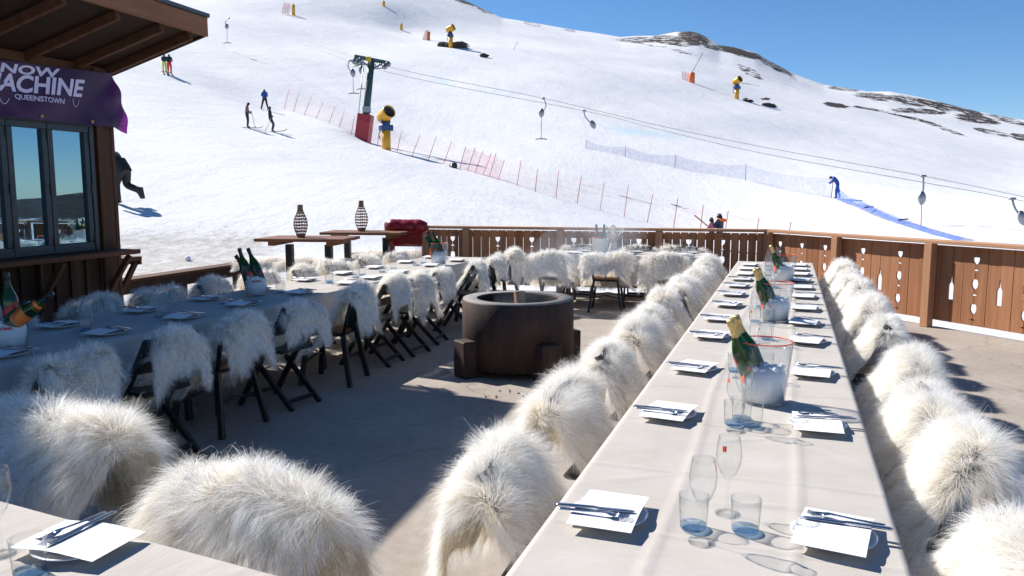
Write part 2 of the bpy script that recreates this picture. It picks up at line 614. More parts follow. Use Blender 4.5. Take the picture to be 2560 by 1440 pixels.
def m_banner():
    m, nt, bs, out = nodes('purple_banner_cloth')
    n = noise(nt, 2.2, 5)
    r = ramp(nt, [(.3, (.02, .003, .05)), (.6, (.05, .005, .078)), (.8, (.085, .008, .09))], n.outputs['Fac'])
    nt.links.new(r.outputs[0], bs.inputs['Base Color'])
    bs.inputs['Roughness'].default_value = .5
    tl = nt.nodes.new('ShaderNodeBsdfTranslucent'); tl.inputs[0].default_value = (.3, .02, .4, 1)
    mix = nt.nodes.new('ShaderNodeMixShader'); mix.inputs[0].default_value = .2
    nt.links.new(bs.outputs[0], mix.inputs[1]); nt.links.new(tl.outputs[0], mix.inputs[2])
    nt.links.new(mix.outputs[0], out.inputs[0])
    return m


M['banner'] = m_banner()
M['banner_print'] = plain('pale_lilac_print', (.6, .58, .85), .6, 0, .05, 5)


def m_window():
    m, nt, bs, out = nodes('window_pane_glass')
    nt.nodes.remove(bs)
    gl = nt.nodes.new('ShaderNodeBsdfGlossy'); gl.inputs['Roughness'].default_value = .003
    gl.inputs['Color'].default_value = (.38, .62, .8, 1)
    d = nt.nodes.new('ShaderNodeBsdfDiffuse'); d.inputs[0].default_value = (.01, .015, .02, 1)
    mix = nt.nodes.new('ShaderNodeMixShader'); mix.inputs[0].default_value = .62
    n = noise(nt, 1.3, 2)
    b = nt.nodes.new('ShaderNodeBump'); b.inputs['Strength'].default_value = .02; b.inputs['Distance'].default_value = .02
    nt.links.new(n.outputs['Fac'], b.inputs['Height']); nt.links.new(b.outputs[0], gl.inputs['Normal'])
    nt.links.new(d.outputs[0], mix.inputs[1]); nt.links.new(gl.outputs[0], mix.inputs[2])
    nt.links.new(mix.outputs[0], out.inputs[0])
    return m


M['pane'] = m_window()


def m_snow():
    m, nt, bs, out = nodes('sunlit_snow_and_rock')
    rk = nt.nodes.new('ShaderNodeAttribute'); rk.attribute_name = 'rock'
    dt = nt.nodes.new('ShaderNodeAttribute'); dt.attribute_name = 'dirt'
    ic = nt.nodes.new('ShaderNodeAttribute'); ic.attribute_name = 'ice'
    tc = nt.nodes.new('ShaderNodeTexCoord')
    n1 = noise(nt, .05, 6, .65)
    n2 = noise(nt, .9, 7, .62)
    n3 = noise(nt, .3, 9, .75)
    rs = ramp(nt, [(.3, (.69, .70, .73)), (.65, (.77, .77, .77))], n1.outputs['Fac'])
    # bare rock shows where the painted chance of rock beats a noise
    sb = nt.nodes.new('ShaderNodeMath'); sb.operation = 'SUBTRACT'
    nt.links.new(rk.outputs['Fac'], sb.inputs[0]); nt.links.new(n3.outputs['Fac'], sb.inputs[1])
    st = ramp(nt, [(.0, (0, 0, 0)), (.035, (1, 1, 1))], sb.outputs[0])
    rr = ramp(nt, [(.35, (.03, .027, .026)), (.65, (.085, .06, .045))], n2.outputs['Fac'])
    mx = nt.nodes.new('ShaderNodeMixRGB')
    nt.links.new(st.outputs[0], mx.inputs[0]); nt.links.new(rs.outputs[0], mx.inputs[1]); nt.links.new(rr.outputs[0], mx.inputs[2])
    # trodden, gritty snow by the hut
    n4 = noise(nt, 4.5, 9, .78, stretch=(1, .5, 1))
    sd = nt.nodes.new('ShaderNodeMath'); sd.operation = 'SUBTRACT'
    nt.links.new(dt.outputs['Fac'], sd.inputs[0]); nt.links.new(n4.outputs['Fac'], sd.inputs[1])
    sdr = ramp(nt, [(.0, (0, 0, 0)), (.22, (1, 1, 1))], sd.outputs[0])
    mx2 = nt.nodes.new('ShaderNodeMixRGB'); mx2.inputs[2].default_value = (.47, .44, .40, 1)
    nt.links.new(sdr.outputs[0], mx2.inputs[0]); nt.links.new(mx.outputs[0], mx2.inputs[1])
    # blue dye / ice streaks
    n5 = noise(nt, .25, 4)
    mi = nt.nodes.new('ShaderNodeMath'); mi.operation = 'MULTIPLY'
    nt.links.new(ic.outputs['Fac'], mi.inputs[0]); nt.links.new(n5.outputs['Fac'], mi.inputs[1])
    mx3 = nt.nodes.new('ShaderNodeMixRGB'); mx3.inputs[2].default_value = (.35, .68, .82, 1)
    nt.links.new(mi.outputs[0], mx3.inputs[0]); nt.links.new(mx2.outputs[0], mx3.inputs[1])
    nt.links.new(mx3.outputs[0], bs.inputs['Base Color'])
    bs.inputs['Roughness'].default_value = .85
    bs.inputs['Specular IOR Level'].default_value = .15
    b1 = nt.nodes.new('ShaderNodeBump'); b1.inputs['Strength'].default_value = .22; b1.inputs['Distance'].default_value = 1.0
    n6 = noise(nt, .22, 5, .6, stretch=(1, .5, 1))
    nt.links.new(n6.outputs['Fac'], b1.inputs['Height'])
    b2 = nt.nodes.new('ShaderNodeBump'); b2.inputs['Strength'].default_value = .5; b2.inputs['Distance'].default_value = .12
    nt.links.new(n4.outputs['Fac'], b2.inputs['Height']); nt.links.new(b1.outputs[0], b2.inputs['Normal'])
    tc7 = nt.nodes.new('ShaderNodeTexCoord')
    mp7 = nt.nodes.new('ShaderNodeMapping')
    mp7.inputs['Rotation'].default_value = (0, 0, math.radians(-28))
    mp7.inputs['Scale'].default_value = (2.2, .07, .5)
    nt.links.new(tc7.outputs['Object'], mp7.inputs[0])
    n7 = nt.nodes.new('ShaderNodeTexNoise'); n7.inputs['Scale'].default_value = 1.; n7.inputs['Detail'].default_value = 5
    nt.links.new(mp7.outputs[0], n7.inputs['Vector'])
    b3 = nt.nodes.new('ShaderNodeBump'); b3.inputs['Strength'].default_value = .3; b3.inputs['Distance'].default_value = .055
    nt.links.new(n7.outputs['Fac'], b3.inputs['Height']); nt.links.new(b2.outputs[0], b3.inputs['Normal'])
    nt.links.new(b3.outputs[0], bs.inputs['Normal'])
    return m


M['snow'] = m_snow()
M['snow_lump'] = plain('snow_lump', (.83, .83, .84), .8, 0, .05, 9, bmp=.4)
# ------------------------------------------------------------------ world, sun
SUN_EL, SUN_AZ = math.radians(40.3), math.radians(38.5)   # azimuth: towards -X, +Y by 39 deg
sdir = Vector((-math.cos(SUN_AZ) * math.cos(SUN_EL), math.sin(SUN_AZ) * math.cos(SUN_EL), math.sin(SUN_EL)))
w = bpy.data.worlds.new('World')
sc.world = w
w.use_nodes = True
nt = w.node_tree
bg = nt.nodes['Background']
sky = nt.nodes.new('ShaderNodeTexSky')
sky.sky_type = 'NISHITA'
sky.sun_disc = False
sky.sun_elevation = SUN_EL
sky.sun_rotation = math.atan2(sdir.x, sdir.y)
sky.altitude = 2500
sky.air_density = 1.0
sky.dust_density = 0
sky.ozone_density = 4
hs = nt.nodes.new('ShaderNodeHueSaturation')
hs.inputs['Saturation'].default_value = 1.15
nt.links.new(sky.outputs[0], hs.inputs['Color'])
nt.links.new(hs.outputs[0], bg.inputs[0])
bg.inputs[1].default_value = .09
sl = bpy.data.lights.new('sun', 'SUN')
sl.energy = 5.0
sl.angle = math.radians(.53)
sl.color = (1, .95, .88)
so = bpy.data.objects.new('sun', sl)
COL.objects.link(so)
so.rotation_euler = sdir.to_track_quat('Z', 'Y').to_euler()
so.location = (-30, 25, 40)
sc.view_settings.view_transform = 'Standard'
sc.view_settings.look = 'None'
sc.view_settings.exposure = .58
cy = sc.cycles
cy.max_bounces = 12
cy.diffuse_bounces = 8
cy.glossy_bounces = 4
cy.transmission_bounces = 6
cy.transparent_max_bounces = 64
cy.use_denoising = True
cy.caustics_reflective = False
cy.caustics_refractive = False
cy.sample_clamp_indirect = 8
cy.volume_step_rate = 2

# ------------------------------------------------------------------ terrain
TP = []   # (theta, ln r, tan e)


def tpx(px, r, py=None, z=None):
    if py is not None:
        p = at_r(px, py, r)
    else:
        p = at_r(px, YH, r)
        p.z = z
    TP.append((math.atan2(p.x, p.y), math.log(r), (p.z - HC) / r))


for px, z in ((-900, -.1), (0, -.1), (600, -.1), (1300, -.12), (1900, -.15), (2500, -.15), (3600, -.3), (5000, -.4)):
    tpx(px, 9.5, z=z)
for px, z in ((-900, .2), (0, -.05), (500, -.05), (900, -.1), (1300, -.2), (1900, -.4), (2500, -.45), (3600, -.8)):
    tpx(px, 14, z=z)
for px, z in ((-900, 1.2), (0, .5), (400, .3), (700, .15), (1100, -.1), (1500, -.5), (1900, -.9), (2300, -.9), (3000, -1.2), (5000, -2.5)):
    tpx(px, 20, z=z)
for px, py, r in ((315, 508, 26), (700, 526, 26), (1100, 538, 28), (300, 330, 46), (1000, 430, 46), (1790, 620, 36), (2390, 592, 42), (2240, 545, 52),
                  (1343, 486, 52), (1510, 527, 52), (1694, 572, 50), (1977, 600, 46), (625, 321, 58), (690, 332, 58),
                  (715, 271, 82), (870, 320, 70), (968, 370, 64), (1135, 421, 58), (905, 352, 70), (670, 276, 78), (432, 186, 85),
                  (1863, 450, 71), (1465, 377, 77), (2090, 497, 63), (1130, 115, 150), (1840, 246, 150), (1722, 207, 155),
                  (1075, 102, 165), (748, 38, 170), (968, 20, 200), (1010, 78, 185), (300, 20, 165), (0, -60, 210), (2300, 350, 146), (2560, 400, 150),
                  (2560, 470, 110), (3200, 500, 80), (3200, 430, 150), (4200, 560, 80), (-900, -100, 130), (0, 60, 108), (1400, 250, 105),
                  (2000, 330, 122), (2150, 285, 180)):
    tpx(px, r, py=py)
SKY_PX = [(-3000, -420), (-1500, -420), (0, -380), (600, -190), (900, -85), (1150, -4), (1200, 18), (1255, 45), (1340, 58), (1430, 74), (1500, 84), (1552, 93), (1590, 90), (1640, 89),
          (1690, 80), (1722, 78), (1745, 82), (1775, 97), (1800, 113), (1835, 118), (1890, 132), (1920, 150), (1985, 185), (2060, 212), (2110, 219), (2170, 229), (2225, 229),
          (2300, 243), (2370, 260), (2440, 278), (2500, 290), (2560, 300), (2900, 352), (3400, 420), (4200, 500), (5500, 540), (8000, 548)]
RS = 330.


def sky_tan(px):
    pts = SKY_PX
    if px <= pts[0][0]:
        y = pts[0][1]
    elif px >= pts[-1][0]:
        y = pts[-1][1]
    else:
        for (a, ya), (b, yb) in zip(pts, pts[1:]):
            if a <= px <= b:
                y = ya + (yb - ya) * (px - a) / (b - a)
                break
    p = at_r(px, y, 100.)
    return math.atan2(p.x, p.y), (p.z - HC) / 100.


for px in (-900, 0, 600, 900, 1150, 1340, 1500, 1640, 1800, 1985, 2110, 2300, 2560, 3400, 5000):
    th, te = sky_tan(px)
    TP.append((th, math.log(RS), te - .002))
TP = np.array(TP)
_X = np.stack([TP[:, 0] * 2.2, TP[:, 1]], 1)


def _k(d2):
    return np.where(d2 > 1e-12, d2 * np.log(d2 + 1e-12), 0.) * .5


_n = len(_X)
_A = np.zeros((_n + 3, _n + 3))
_A[:_n, :_n] = _k(((_X[:, None] - _X[None]) ** 2).sum(-1)) + np.eye(_n) * 2e-3
_A[:_n, _n] = 1
_A[:_n, _n + 1:] = _X
_A[_n, :_n] = 1
_A[_n + 1:, :_n] = _X.T
_W = np.linalg.solve(_A, np.concatenate([TP[:, 2], np.zeros(3)]))


def tps(th, lr):
    q = np.stack([np.asarray(th, float).ravel() * 2.2, np.asarray(lr, float).ravel()], 1)
    out = np.empty(len(q))
    for i in range(0, len(q), 20000):
        s = q[i:i + 20000]
        out[i:i + 20000] = _k(((s[:, None] - _X[None]) ** 2).sum(-1)) @ _W[:_n] + _W[_n] + s @ _W[_n + 1:]
    return out.reshape(np.shape(th))


SKY_T = np.array([sky_tan(px) for px in np.concatenate([np.linspace(-3000, 1100, 60), np.linspace(1110, 2900, 900), np.linspace(2910, 8000, 60)])])


def hgt(th, r):
    """terrain height, numpy arrays"""
    th = np.asarray(th, float)
    r = np.asarray(r, float)
    thc = np.clip(th, -1.0, 1.25)
    rc = np.clip(r, 9.0, RS)
    t = tps(thc, np.log(rc))
    skyt = np.interp(thc, SKY_T[:, 0], SKY_T[:, 1])
    f = np.clip((np.log(rc) - math.log(190)) / (math.log(RS) - math.log(190)), 0, 1)
    f = f * f * (3 - 2 * f)
    t = t * (1 - f) + skyt * f
    t = np.minimum(t, np.where(r < RS * .999, skyt - .0015 * (1 - f), skyt))
    z = HC + t * rc
    back = np.clip((np.abs(th) - 1.3) / 1.2, 0, 1)
    zb = -.3 - np.maximum(r - 12, 0) * .05
    z = z * (1 - back) + zb * back
    near = np.clip((r - 9) / 3., 0, 1)
    z = z * near + (-.12) * (1 - near)
    return z


def ground(px, r):
    p = at_r(px, YH, r)
    th = math.atan2(p.x, p.y)
    p.z = float(hgt(np.array([th]), np.array([r]))[0])
    return p


DECK = [(-9.5, -6), (12.3, -6), (4.02, 12.33), (-1.45, 13.66), (-4.55, 13.62), (-5.35, 11.1), (-5.9, 9.2), (-9.5, 8.6)]


def in_poly(x, y, poly, grow=0.):
    ins = np.zeros(np.shape(x), bool)
    n = len(poly)
    for i in range(n):
        (x1, y1), (x2, y2) = poly[i], poly[(i + 1) % n]
        c = ((y1 > y) != (y2 > y)) & (x < (x2 - x1) * (y - y1) / (y2 - y1 + 1e-12) + x1)
        ins ^= c
    return ins


ths = np.unique(np.concatenate([np.radians(np.arange(-38.5, 41.5, .13)), np.radians(np.arange(-180, -38.5, 1.5)), np.radians(np.arange(42, 180, 1.5))]))
rs = np.concatenate([np.linspace(1.5, 8, 6), np.linspace(8.4, 16, 60), np.geomspace(16.2, RS, 190), [345, 380, 460, 700, 1500]])
R_, T_ = np.meshgrid(rs, ths, indexing='ij')
Z_ = hgt(T_, R_)
Xg, Yg = R_ * np.sin(T_), R_ * np.cos(T_)
# small undulations that grow with distance
und = (np.sin(Xg * .21 + 1.3 * np.sin(Yg * .13)) + np.sin(Yg * .17 + 2 * np.sin(Xg * .09)) + .6 * np.sin(Xg * .5 + Yg * .37))
amp = np.clip((R_ - 16) / 60, 0, 1) * .12 * np.clip((RS - R_) / 60, 0, 1)
rough = np.zeros_like(Z_)
_r2 = np.random.default_rng(5)
for k in range(26):
    fx, fy, ph = _r2.normal(0, 1, 3)
    s = .25 * 1.16 ** k
    rough += np.sin((Xg * fx + Yg * fy) * s * .35 + ph * 9) / (1 + k * .25)
Z_ = Z_ + und * amp
ins = in_poly(Xg, Yg, DECK)
Z_ = np.where(ins | (R_ < 9), np.minimum(Z_, -.09), Z_)
Z_ = np.where(ins, Z_, Z_ + np.clip((R_ - 9) / 6, 0, 1) * np.where(R_ < 40, rough * .012, 0))
Z_[-5] = Z_[-6] - 3
Z_[-4] = Z_[-6] - 14
Z_[-3] = Z_[-6] - 45
Z_[-2] = Z_[-6] * .3 - 90
Z_[-1] = Z_[-6] * 0 - 120
# project for the masks
fw = Yg * CT + (Z_ - HC) * -ST
up = Yg * ST + (Z_ - HC) * CT
PX = np.where(fw > .1, CX + F * Xg / np.maximum(fw, .1), -9999)
PY = np.where(fw > .1, CY - F * up / np.maximum(fw, .1), -9999)
rock = np.zeros_like(Z_)
BL = [(1165, 4, 45, 7, .66, .3), (1215, 26, 26, 7, .6, .3), (1330, 60, 26, 6, .55, .2), (1425, 77, 18, 4, .55, .2), (1690, 102, 70, 14, .62, .1), (1600, 100, 60, 9, .6, 0), (1735, 94, 42, 16, .68, .25),
      (1650, 116, 70, 5, .5, .15), (1800, 122, 50, 7, .64, .2), (1850, 131, 55, 9, .74, .3), (1895, 143, 32, 9, .62, .4), (1940, 168, 46, 9, .62, .5), (1875, 180, 34, 12, .58, .5), (1710, 132, 42, 5, .54, .25),
      (1985, 196, 50, 6, .5, .5), (2110, 222, 46, 6, .6, .1), (2190, 242, 60, 10, .62, .1), (2270, 252, 56, 12, .62, .2), (2335, 262, 46, 8, .68, .3), (2090, 263, 32, 6, .72, .15), (2170, 271, 44, 4, .64, .15),
      (2300, 278, 76, 8, .64, .05), (2400, 272, 66, 9, .64, .25), (2440, 298, 60, 12, .64, .15), (2270, 293, 80, 4, .64, .22), (2350, 318, 70, 5, .62, .35), (2480, 330, 50, 8, .6, .2), (2550, 342, 24, 10, .64, .2),
      (2520, 300, 56, 8, .6, .25), (2620, 330, 60, 20, .62, .2), (1142, 112, 30, 6, .8, .1), (1108, 108, 12, 4, .75, .1), (1862, 247, 9, 3, .8, 0), (1913, 248, 12, 4, .8, 0), (1895, 215, 60, 4, .5, .2),
      (5600, 540, 2500, 60, .9, 0)]
for cx, cy_, rx, ry, s, sl_ in BL:
    d = ((PX - cx) / rx) ** 2 + ((PY - cy_ - (PX - cx) * sl_) / ry) ** 2
    rock = np.maximum(rock, s * .9 * np.clip(1.3 - d * .5, 0, 1))
rock = np.where(R_ < 60, 0, rock)
dirt = np.clip((PY - 470) / 130, 0, 1) * np.clip((1050 - PX) / 420, 0, 1) * .66 * (R_ < 40)
dirt = np.maximum(dirt, .40 * np.clip((PY - 420) / 150, 0, 1) * np.clip((1100 - PX) / 500, 0, 1))
trk = np.exp(-((PY - (185 + (PX - 432) * .36)) / 5) ** 2) * ((PX > 430) & (PX < 800))
dirt = np.maximum(dirt, .42 * trk)
ice = np.zeros_like(Z_)
for cx, cy_, rx, ry, s, sl_ in ((1600, 330, 110, 6, 1., .14), (1570, 332, 50, 14, .5, .1), (1110, 203, 26, 7, .8, .35), (1230, 232, 90, 4, .45, .2)):
    d = ((PX - cx) / rx) ** 2 + ((PY - cy_ - (PX - cx) * sl_) / ry) ** 2
    ice = np.maximum(ice, s * np.exp(-d * 1.5))
nr, nc = Z_.shape
me = bpy.data.meshes.new('snow_hill')
co = np.stack([Xg, Yg, Z_], -1).reshape(-1, 3)
ii, jj = np.meshgrid(np.arange(nr - 1), np.arange(nc), indexing='ij')
j2 = (jj + 1) % nc
quads = np.stack([ii * nc + jj, ii * nc + j2, (ii + 1) * nc + j2, (ii + 1) * nc + jj], -1).reshape(-1, 4)


def np_mesh(me, co, faces_flat, loop_start, loop_total):
    me.vertices.add(len(co))
    me.vertices.foreach_set('co', np.asarray(co, np.float32).ravel())
    me.loops.add(len(faces_flat))
    me.loops.foreach_set('vertex_index', np.asarray(faces_flat, np.int32))
    me.polygons.add(len(loop_start))
    me.polygons.foreach_set('loop_start', np.asarray(loop_start, np.int32))
    me.update(calc_edges=True)


np_mesh(me, co, quads.ravel()[::1].reshape(-1, 4)[:, ::-1].ravel(), np.arange(len(quads)) * 4, None)
me.polygons.foreach_set('use_smooth', np.ones(len(quads), bool))
for nm, a in (('rock', rock), ('dirt', dirt), ('ice', ice)):
    at_ = me.attributes.new(nm, 'FLOAT', 'POINT')
    at_.data.foreach_set('value', a.astype(np.float32).ravel())
me.materials.append(M['snow'])
hill = bpy.data.objects.new('snow_hill', me)
COL.objects.link(hill)
tag(hill, kind='structure')
if me.polygons[len(quads) // 2].normal.z < 0:
    me.flip_normals()

# ------------------------------------------------------------------ deck
b = MB()
b.prism(DECK, -.16, 0)
deck = tag(b.build('deck_floor', M['concrete']), kind='structure')

# ------------------------------------------------------------------ fences with cut-out glasses and bottles
def joint_profile(kind, g, z0, z1):
    """[(z, half width)] of the gap between two boards, bottom to top"""
    def glass(t):
        return [(t - .19, g), (t - .189, .033), (t - .183, .033), (t - .172, .012), (t - .166, g), (t - .118, g), (t - .11, .013), (t - .09, .033), (t - .055, .042), (t - .02, .036), (t, .031), (t + .001, g)]

    def bottle(t):
        return [(t - .3, g), (t - .299, .035), (t - .14, .036), (t - .115, .03), (t - .09, .014), (t - .02, .009), (t, .009), (t + .001, g)]
    p = [(z0, g)]
    if kind == 'glass':
        for t in (.34, .63, .92):
            p += glass(t)
    elif kind == 'bottle':
        p += bottle(.66)
    elif kind == 'bottle_low':
        p += bottle(.52)
    return p + [(z1, g)]


def fence_bay(L, joints, g, name_parent, x0, thick=.024):
    """boards of one bay in fence space: x along, y depth, z up. joints: kinds between boards"""
    n = len(joints) + 1
    wd = L / n
    z0, z1 = .09, 1.0
    b = MB()
    for i in range(n):
        lk = joints[i - 1] if i > 0 else 'plain'
        rk_ = joints[i] if i < n - 1 else 'plain'
        lp = joint_profile(lk, g, z0, z1)
        rp = joint_profile(rk_, g, z0, z1)
        xl, xr = x0 + i * wd, x0 + (i + 1) * wd
        poly = [(xl + h, z) for z, h in lp][::-1] + [(xr - h, z) for z, h in rp]
        dy = rnd.uniform(-.003, .003)
        Mx = Matrix(((1, 0, 0, 0), (0, 0, 1, dy), (0, 1, 0, 0), (0, 0, 0, 1)))
        b.prism(poly, 0, thick, Mx)
    return b.build('board_panel', M['fence_wood'], name_parent)


def make_fence(P, Q, bays, label, g, flip):
    P, Q = Vector(P), Vector(Q)
    d = Q - P
    L = d.length
    e = empty('picket_fence', (P.x, P.y, 0), math.atan2(d.y, d.x))
    tag(e, label, 'fence')
    s = -1 if flip else 1            # side of the deck
    b = MB()
    b.box((L / 2, 0.02 * s, 1.042), (L + .1, .19, .044), bev=.006)
    b.build('top_rail', M['fence_rail'], e)
    b = MB()
    b.box((L / 2, -.035 * s, .93), (L, .04, .09), bev=.004)
    b.box((L / 2, -.035 * s, .17), (L, .04, .09), bev=.004)
    b.build('back_rail', M['post_wood'], e)
    x = 0
    for bl, joints in bays:
        b = MB()
        b.box((x + .055, .075 * s, .51), (.11, .1, 1.02), bev=.006)
        b.build('post', M['post_wood'], e)
        if joints:
            fence_bay(bl - .004, joints, g, e, x + .002)
        x += bl
    return e


G, B_, P_ = 'glass', 'bottle', 'plain'
FC = Vector((3.96, 12.3, 0))
FL = Vector((-1.5, 13.6, 0))
fd = Vector((.4116, -.9114, 0))
# distances of the posts along the side fence, from the corner
def along_fence(px):
    n = Vector((fd.y, -fd.x, 0))
    return (at_plane(px, YH + 40, FC, n) - FC).dot(fd)


s1, s2 = along_fence(2098), along_fence(2334)
bays = [(s1, [P_, G, P_, P_, P_, G, P_, P_, P_, G, P_]), (s2 - s1, [P_, P_, G, P_, B_, P_, G, P_, P_]),
        (1.95, [P_, B_, P_, G, P_, B_, P_, G, P_, P_, B_, P_]), (1.95, [P_, G, P_, B_, P_, G, P_, B_, P_, G, P_]), (1.95, [P_, B_, P_, G, P_, B_, P_, G, P_, B_, P_])]
tot = sum(x for x, _ in bays)
make_fence(FC, FC + fd * tot, bays, 'sunlit red brown board fence along the deck side, glass and bottle cut-outs', .003, True)
bd = (FC - FL).normalized()
LB = (FC - FL).length - .06


def along_back(px):
    n = Vector((bd.y, -bd.x, 0))
    return (at_plane(px, YH + 40, FL, n) - FL).dot(bd)


pp = [0] + [along_back(px) for px in (1160, 1395, 1641)] + [LB]
bk = [[P_, G, P_, P_, G, P_], [P_, P_, P_, G, P_, P_, P_, G, P_, P_], [P_, G, P_, P_, P_, G, P_, P_, P_, G, P_], [P_, P_, P_, G, P_, P_, P_, G, P_, 'bottle_low', P_, P_]]
make_fence(FL, FL + bd * LB, [(b_ - a_, j) for a_, b_, j in zip(pp, pp[1:], bk)], 'shaded dark board fence closing the deck towards the ski slope', .0055, True)

# ------------------------------------------------------------------ hut
HCN = Vector((-4.355, 8.69, 0))
hd = Vector((-.262, -.965, 0)).normalized()
hn = Vector((-hd.y, hd.x, 0))           # outward
hut = empty('timber_hut', HCN, math.atan2(hd.y, hd.x))
tag(hut, 'dark timber hut with slate blue folding windows and deep eaves', 'hut')


def hut_xz(px, py, off=0.):
    p = at_plane(px, py, HCN + hn * off, hn)
    return (p - HCN).dot(hd), p.z


HL = 6.2
b = MB()
b.box((HL / 2, -1.6, 1.0), (HL - .02, 3.16, 2.0))
b.box((HL / 2, -.2, 2.4), (HL - .02, .36, 1.0))
x = .0
while x < HL:
    b.box((x + .1, .012, 1.46), (.188, .024, 2.92))
    b.box((x + .2, .035, 1.46), (.045, .022, 2.92))
    x += .2
b.build('wall', M['wall_wood'], hut)
b = MB()
b.box((.1, .052, 1.46), (.19, .05, 2.92), bev=.005)
b.box((-.03, -.04, 1.46), (.05, .23, 2.92), bev=.005)
b.build('corner_post', M['corner_wood'], hut)
# roof slopes up towards the deck
ZS0, SLP, OH = 2.94, .30, 1.11


def zs(y):
    return ZS0 + SLP * y


b = MB()
gx = -.26
poly = [(-3.4, zs(-3.4)), (OH, zs(OH)), (OH, zs(OH) + .16), (-3.4, zs(-3.4) + .16)]
Mx = Matrix(((0, 0, 1, 0), (1, 0, 0, 0), (0, 1, 0, 0), (0, 0, 0, 1)))
b.prism(poly, gx + .03, HL + .2, Mx)
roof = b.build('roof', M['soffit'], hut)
b = MB()
poly = [(-3.45, zs(-3.45) + .165), (OH + .05, zs(OH + .05) + .165), (OH + .05, zs(OH + .05) + .2), (-3.45, zs(-3.45) + .2)]
b.prism(poly, gx - .02, HL + .25, Mx)
b.build('roof_sheet', M['roof'], roof)
b = MB()
b.box(((gx + HL + .2) / 2, OH + .018, zs(OH) + .075), (HL + .2 - gx, .036, .19), bev=.004)
b.build('fascia', wood('fascia_board', (.1, .04, .02), (.3, .14, .075), .75, 'X'), roof)
b = MB()
q = [(-3.4, zs(-3.4) - .02), (OH, zs(OH) - .02), (OH, zs(OH) + .163), (-3.4, zs(-3.4) + .163)]
b.prism(q, gx - .006, gx + .028, Mx)
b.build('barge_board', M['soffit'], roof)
for (wx, wy) in ((262, 133), (182, 108), (60, 76), (-90, 40)):
    lx = hut_xz(wx, wy)[0] + .04
    b = MB()
    b.bar((lx, .0, zs(0) - .045), (lx, OH - .01, zs(OH) - .045), .05, .09)
    b.build('rafter', M['rafter_wood'], roof)
b = MB()
b.bar((.02, .02, zs(0) - .05), (HL, .02, zs(0) - .05), .06, .1)
b.build('wall_plate', M['rafter_wood'], roof)
# windows: leaves of a folding set
zt, zb = 2.33, 1.0
zt = hut_xz(225, 318, .06)[1]
zb = hut_xz(228, 626, .06)[1]
edges = [hut_xz(p, 480, .06)[0] for p in (226, 123, 21)]
edges += [edges[-1] + (edges[-1] - edges[-2]), edges[-1] + 2 * (edges[-1] - edges[-2]), edges[-1] + 3 * (edges[-1] - edges[-2])]
b = MB()
xa, xb = edges[0] - .05, edges[-1] + .05
b.box(((xa + xb) / 2, .06, zt + .03), (xb - xa, .07, .06), bev=.004)
b.box((xa + .024, .06, (zt + zb) / 2), (.048, .07, zt - zb - .002), bev=.004)
b.build('window_surround', M['frame_paint'], hut)
for i in range(len(edges) - 1):
    x0, x1 = edges[i] + .004, edges[i + 1] - .004
    b = MB()
    st = .062
    b.box(((x0 + x1) / 2, .062, zt - st / 2), (x1 - x0, .045, st), bev=.004)
    b.box(((x0 + x1) / 2, .062, zb + .045), (x1 - x0, .045, .09), bev=.004)
    b.box((x0 + st / 2, .062, (zt + zb) / 2 + .014), (st, .044, zt - zb - .155), bev=.004)
    b.box((x1 - st / 2, .062, (zt + zb) / 2 + .014), (st, .044, zt - zb - .155), bev=.004)
    wf = b.build('window_frame', M['frame_paint'], hut)
    b = MB()
    b.box(((x0 + x1) / 2, .05, (zt + zb) / 2 + .014), (x1 - x0 - 2 * st + .004, .008, zt - zb - .15))
    b.build('pane', M['pane'], wf)
    for hz in (zb + .12, (zt + zb) / 2, zt - .12):
        b = MB()
        b.box((x0 - .003, .092, hz), (.02, .014, .09), bev=.003)
        b.build('hinge', M['black_metal'], wf)
# servery counter below the windows
b = MB()
zc = zb - .03
b.box((HL / 2 - .02, .2, zc), (HL, .32, .05), bev=.005)
ct = b.build('counter', M['rafter_wood'], hut)
for lx in (.12, 1.0, 1.9, 2.8):
    b = MB()
    b.bar((lx, .05, zc - .42), (lx, .33, zc - .04), .055, .055)
    b.bar((lx, .045, zc - .5), (lx, .045, zc - .03), .055, .035, up=(1, 0, 0))
    b.build('bracket', M['corner_wood'], ct)
b = MB()
b.box((-.26, -.75, .885), (.4, 1.5, .045), bev=.005)
b.box((-.44, -.75, .84), (.03, 1.5, .05), bev=.004)
ec = b.build('end_counter', M['rafter_wood'], hut)
for yy in (-.06, -.72):
    b = MB()
    b.bar((-.42, yy, .84), (-.06, yy, .38), .06, .05, up=(0, 1, 0))
    b.build('brace', M['rafter_wood'], ec)

# ------------------------------------------------------------------ banner on the hut
BO = .16
bl0 = hut_xz(318, 250, BO)[0]
bl1 = 3.0


def ban_top(x):
    a, za = hut_xz(285, 186, BO)
    c, zc_ = hut_xz(0, 150, BO)
    return za + (zc_ - za) * (x - a) / (c - a)


def ban_bot(x):
    a, za = hut_xz(312, 322, BO)
    c, zc_ = hut_xz(0, 290, BO)
    f = (x - a) / (c - a)
    return za + (zc_ - za) * f - .0 * math.sin(f * 9)


def ban_off(x, v):
    """waves of the cloth; v 0 bottom .. 1 top"""
    k = max(0, .25 - x) * 2
    return BO + .012 * math.sin(x * 7 + v * 5) + .008 * math.sin(x * 19 - v * 9) * (1 - v) + .02 * math.sin(x * 11 + v * 14) * k


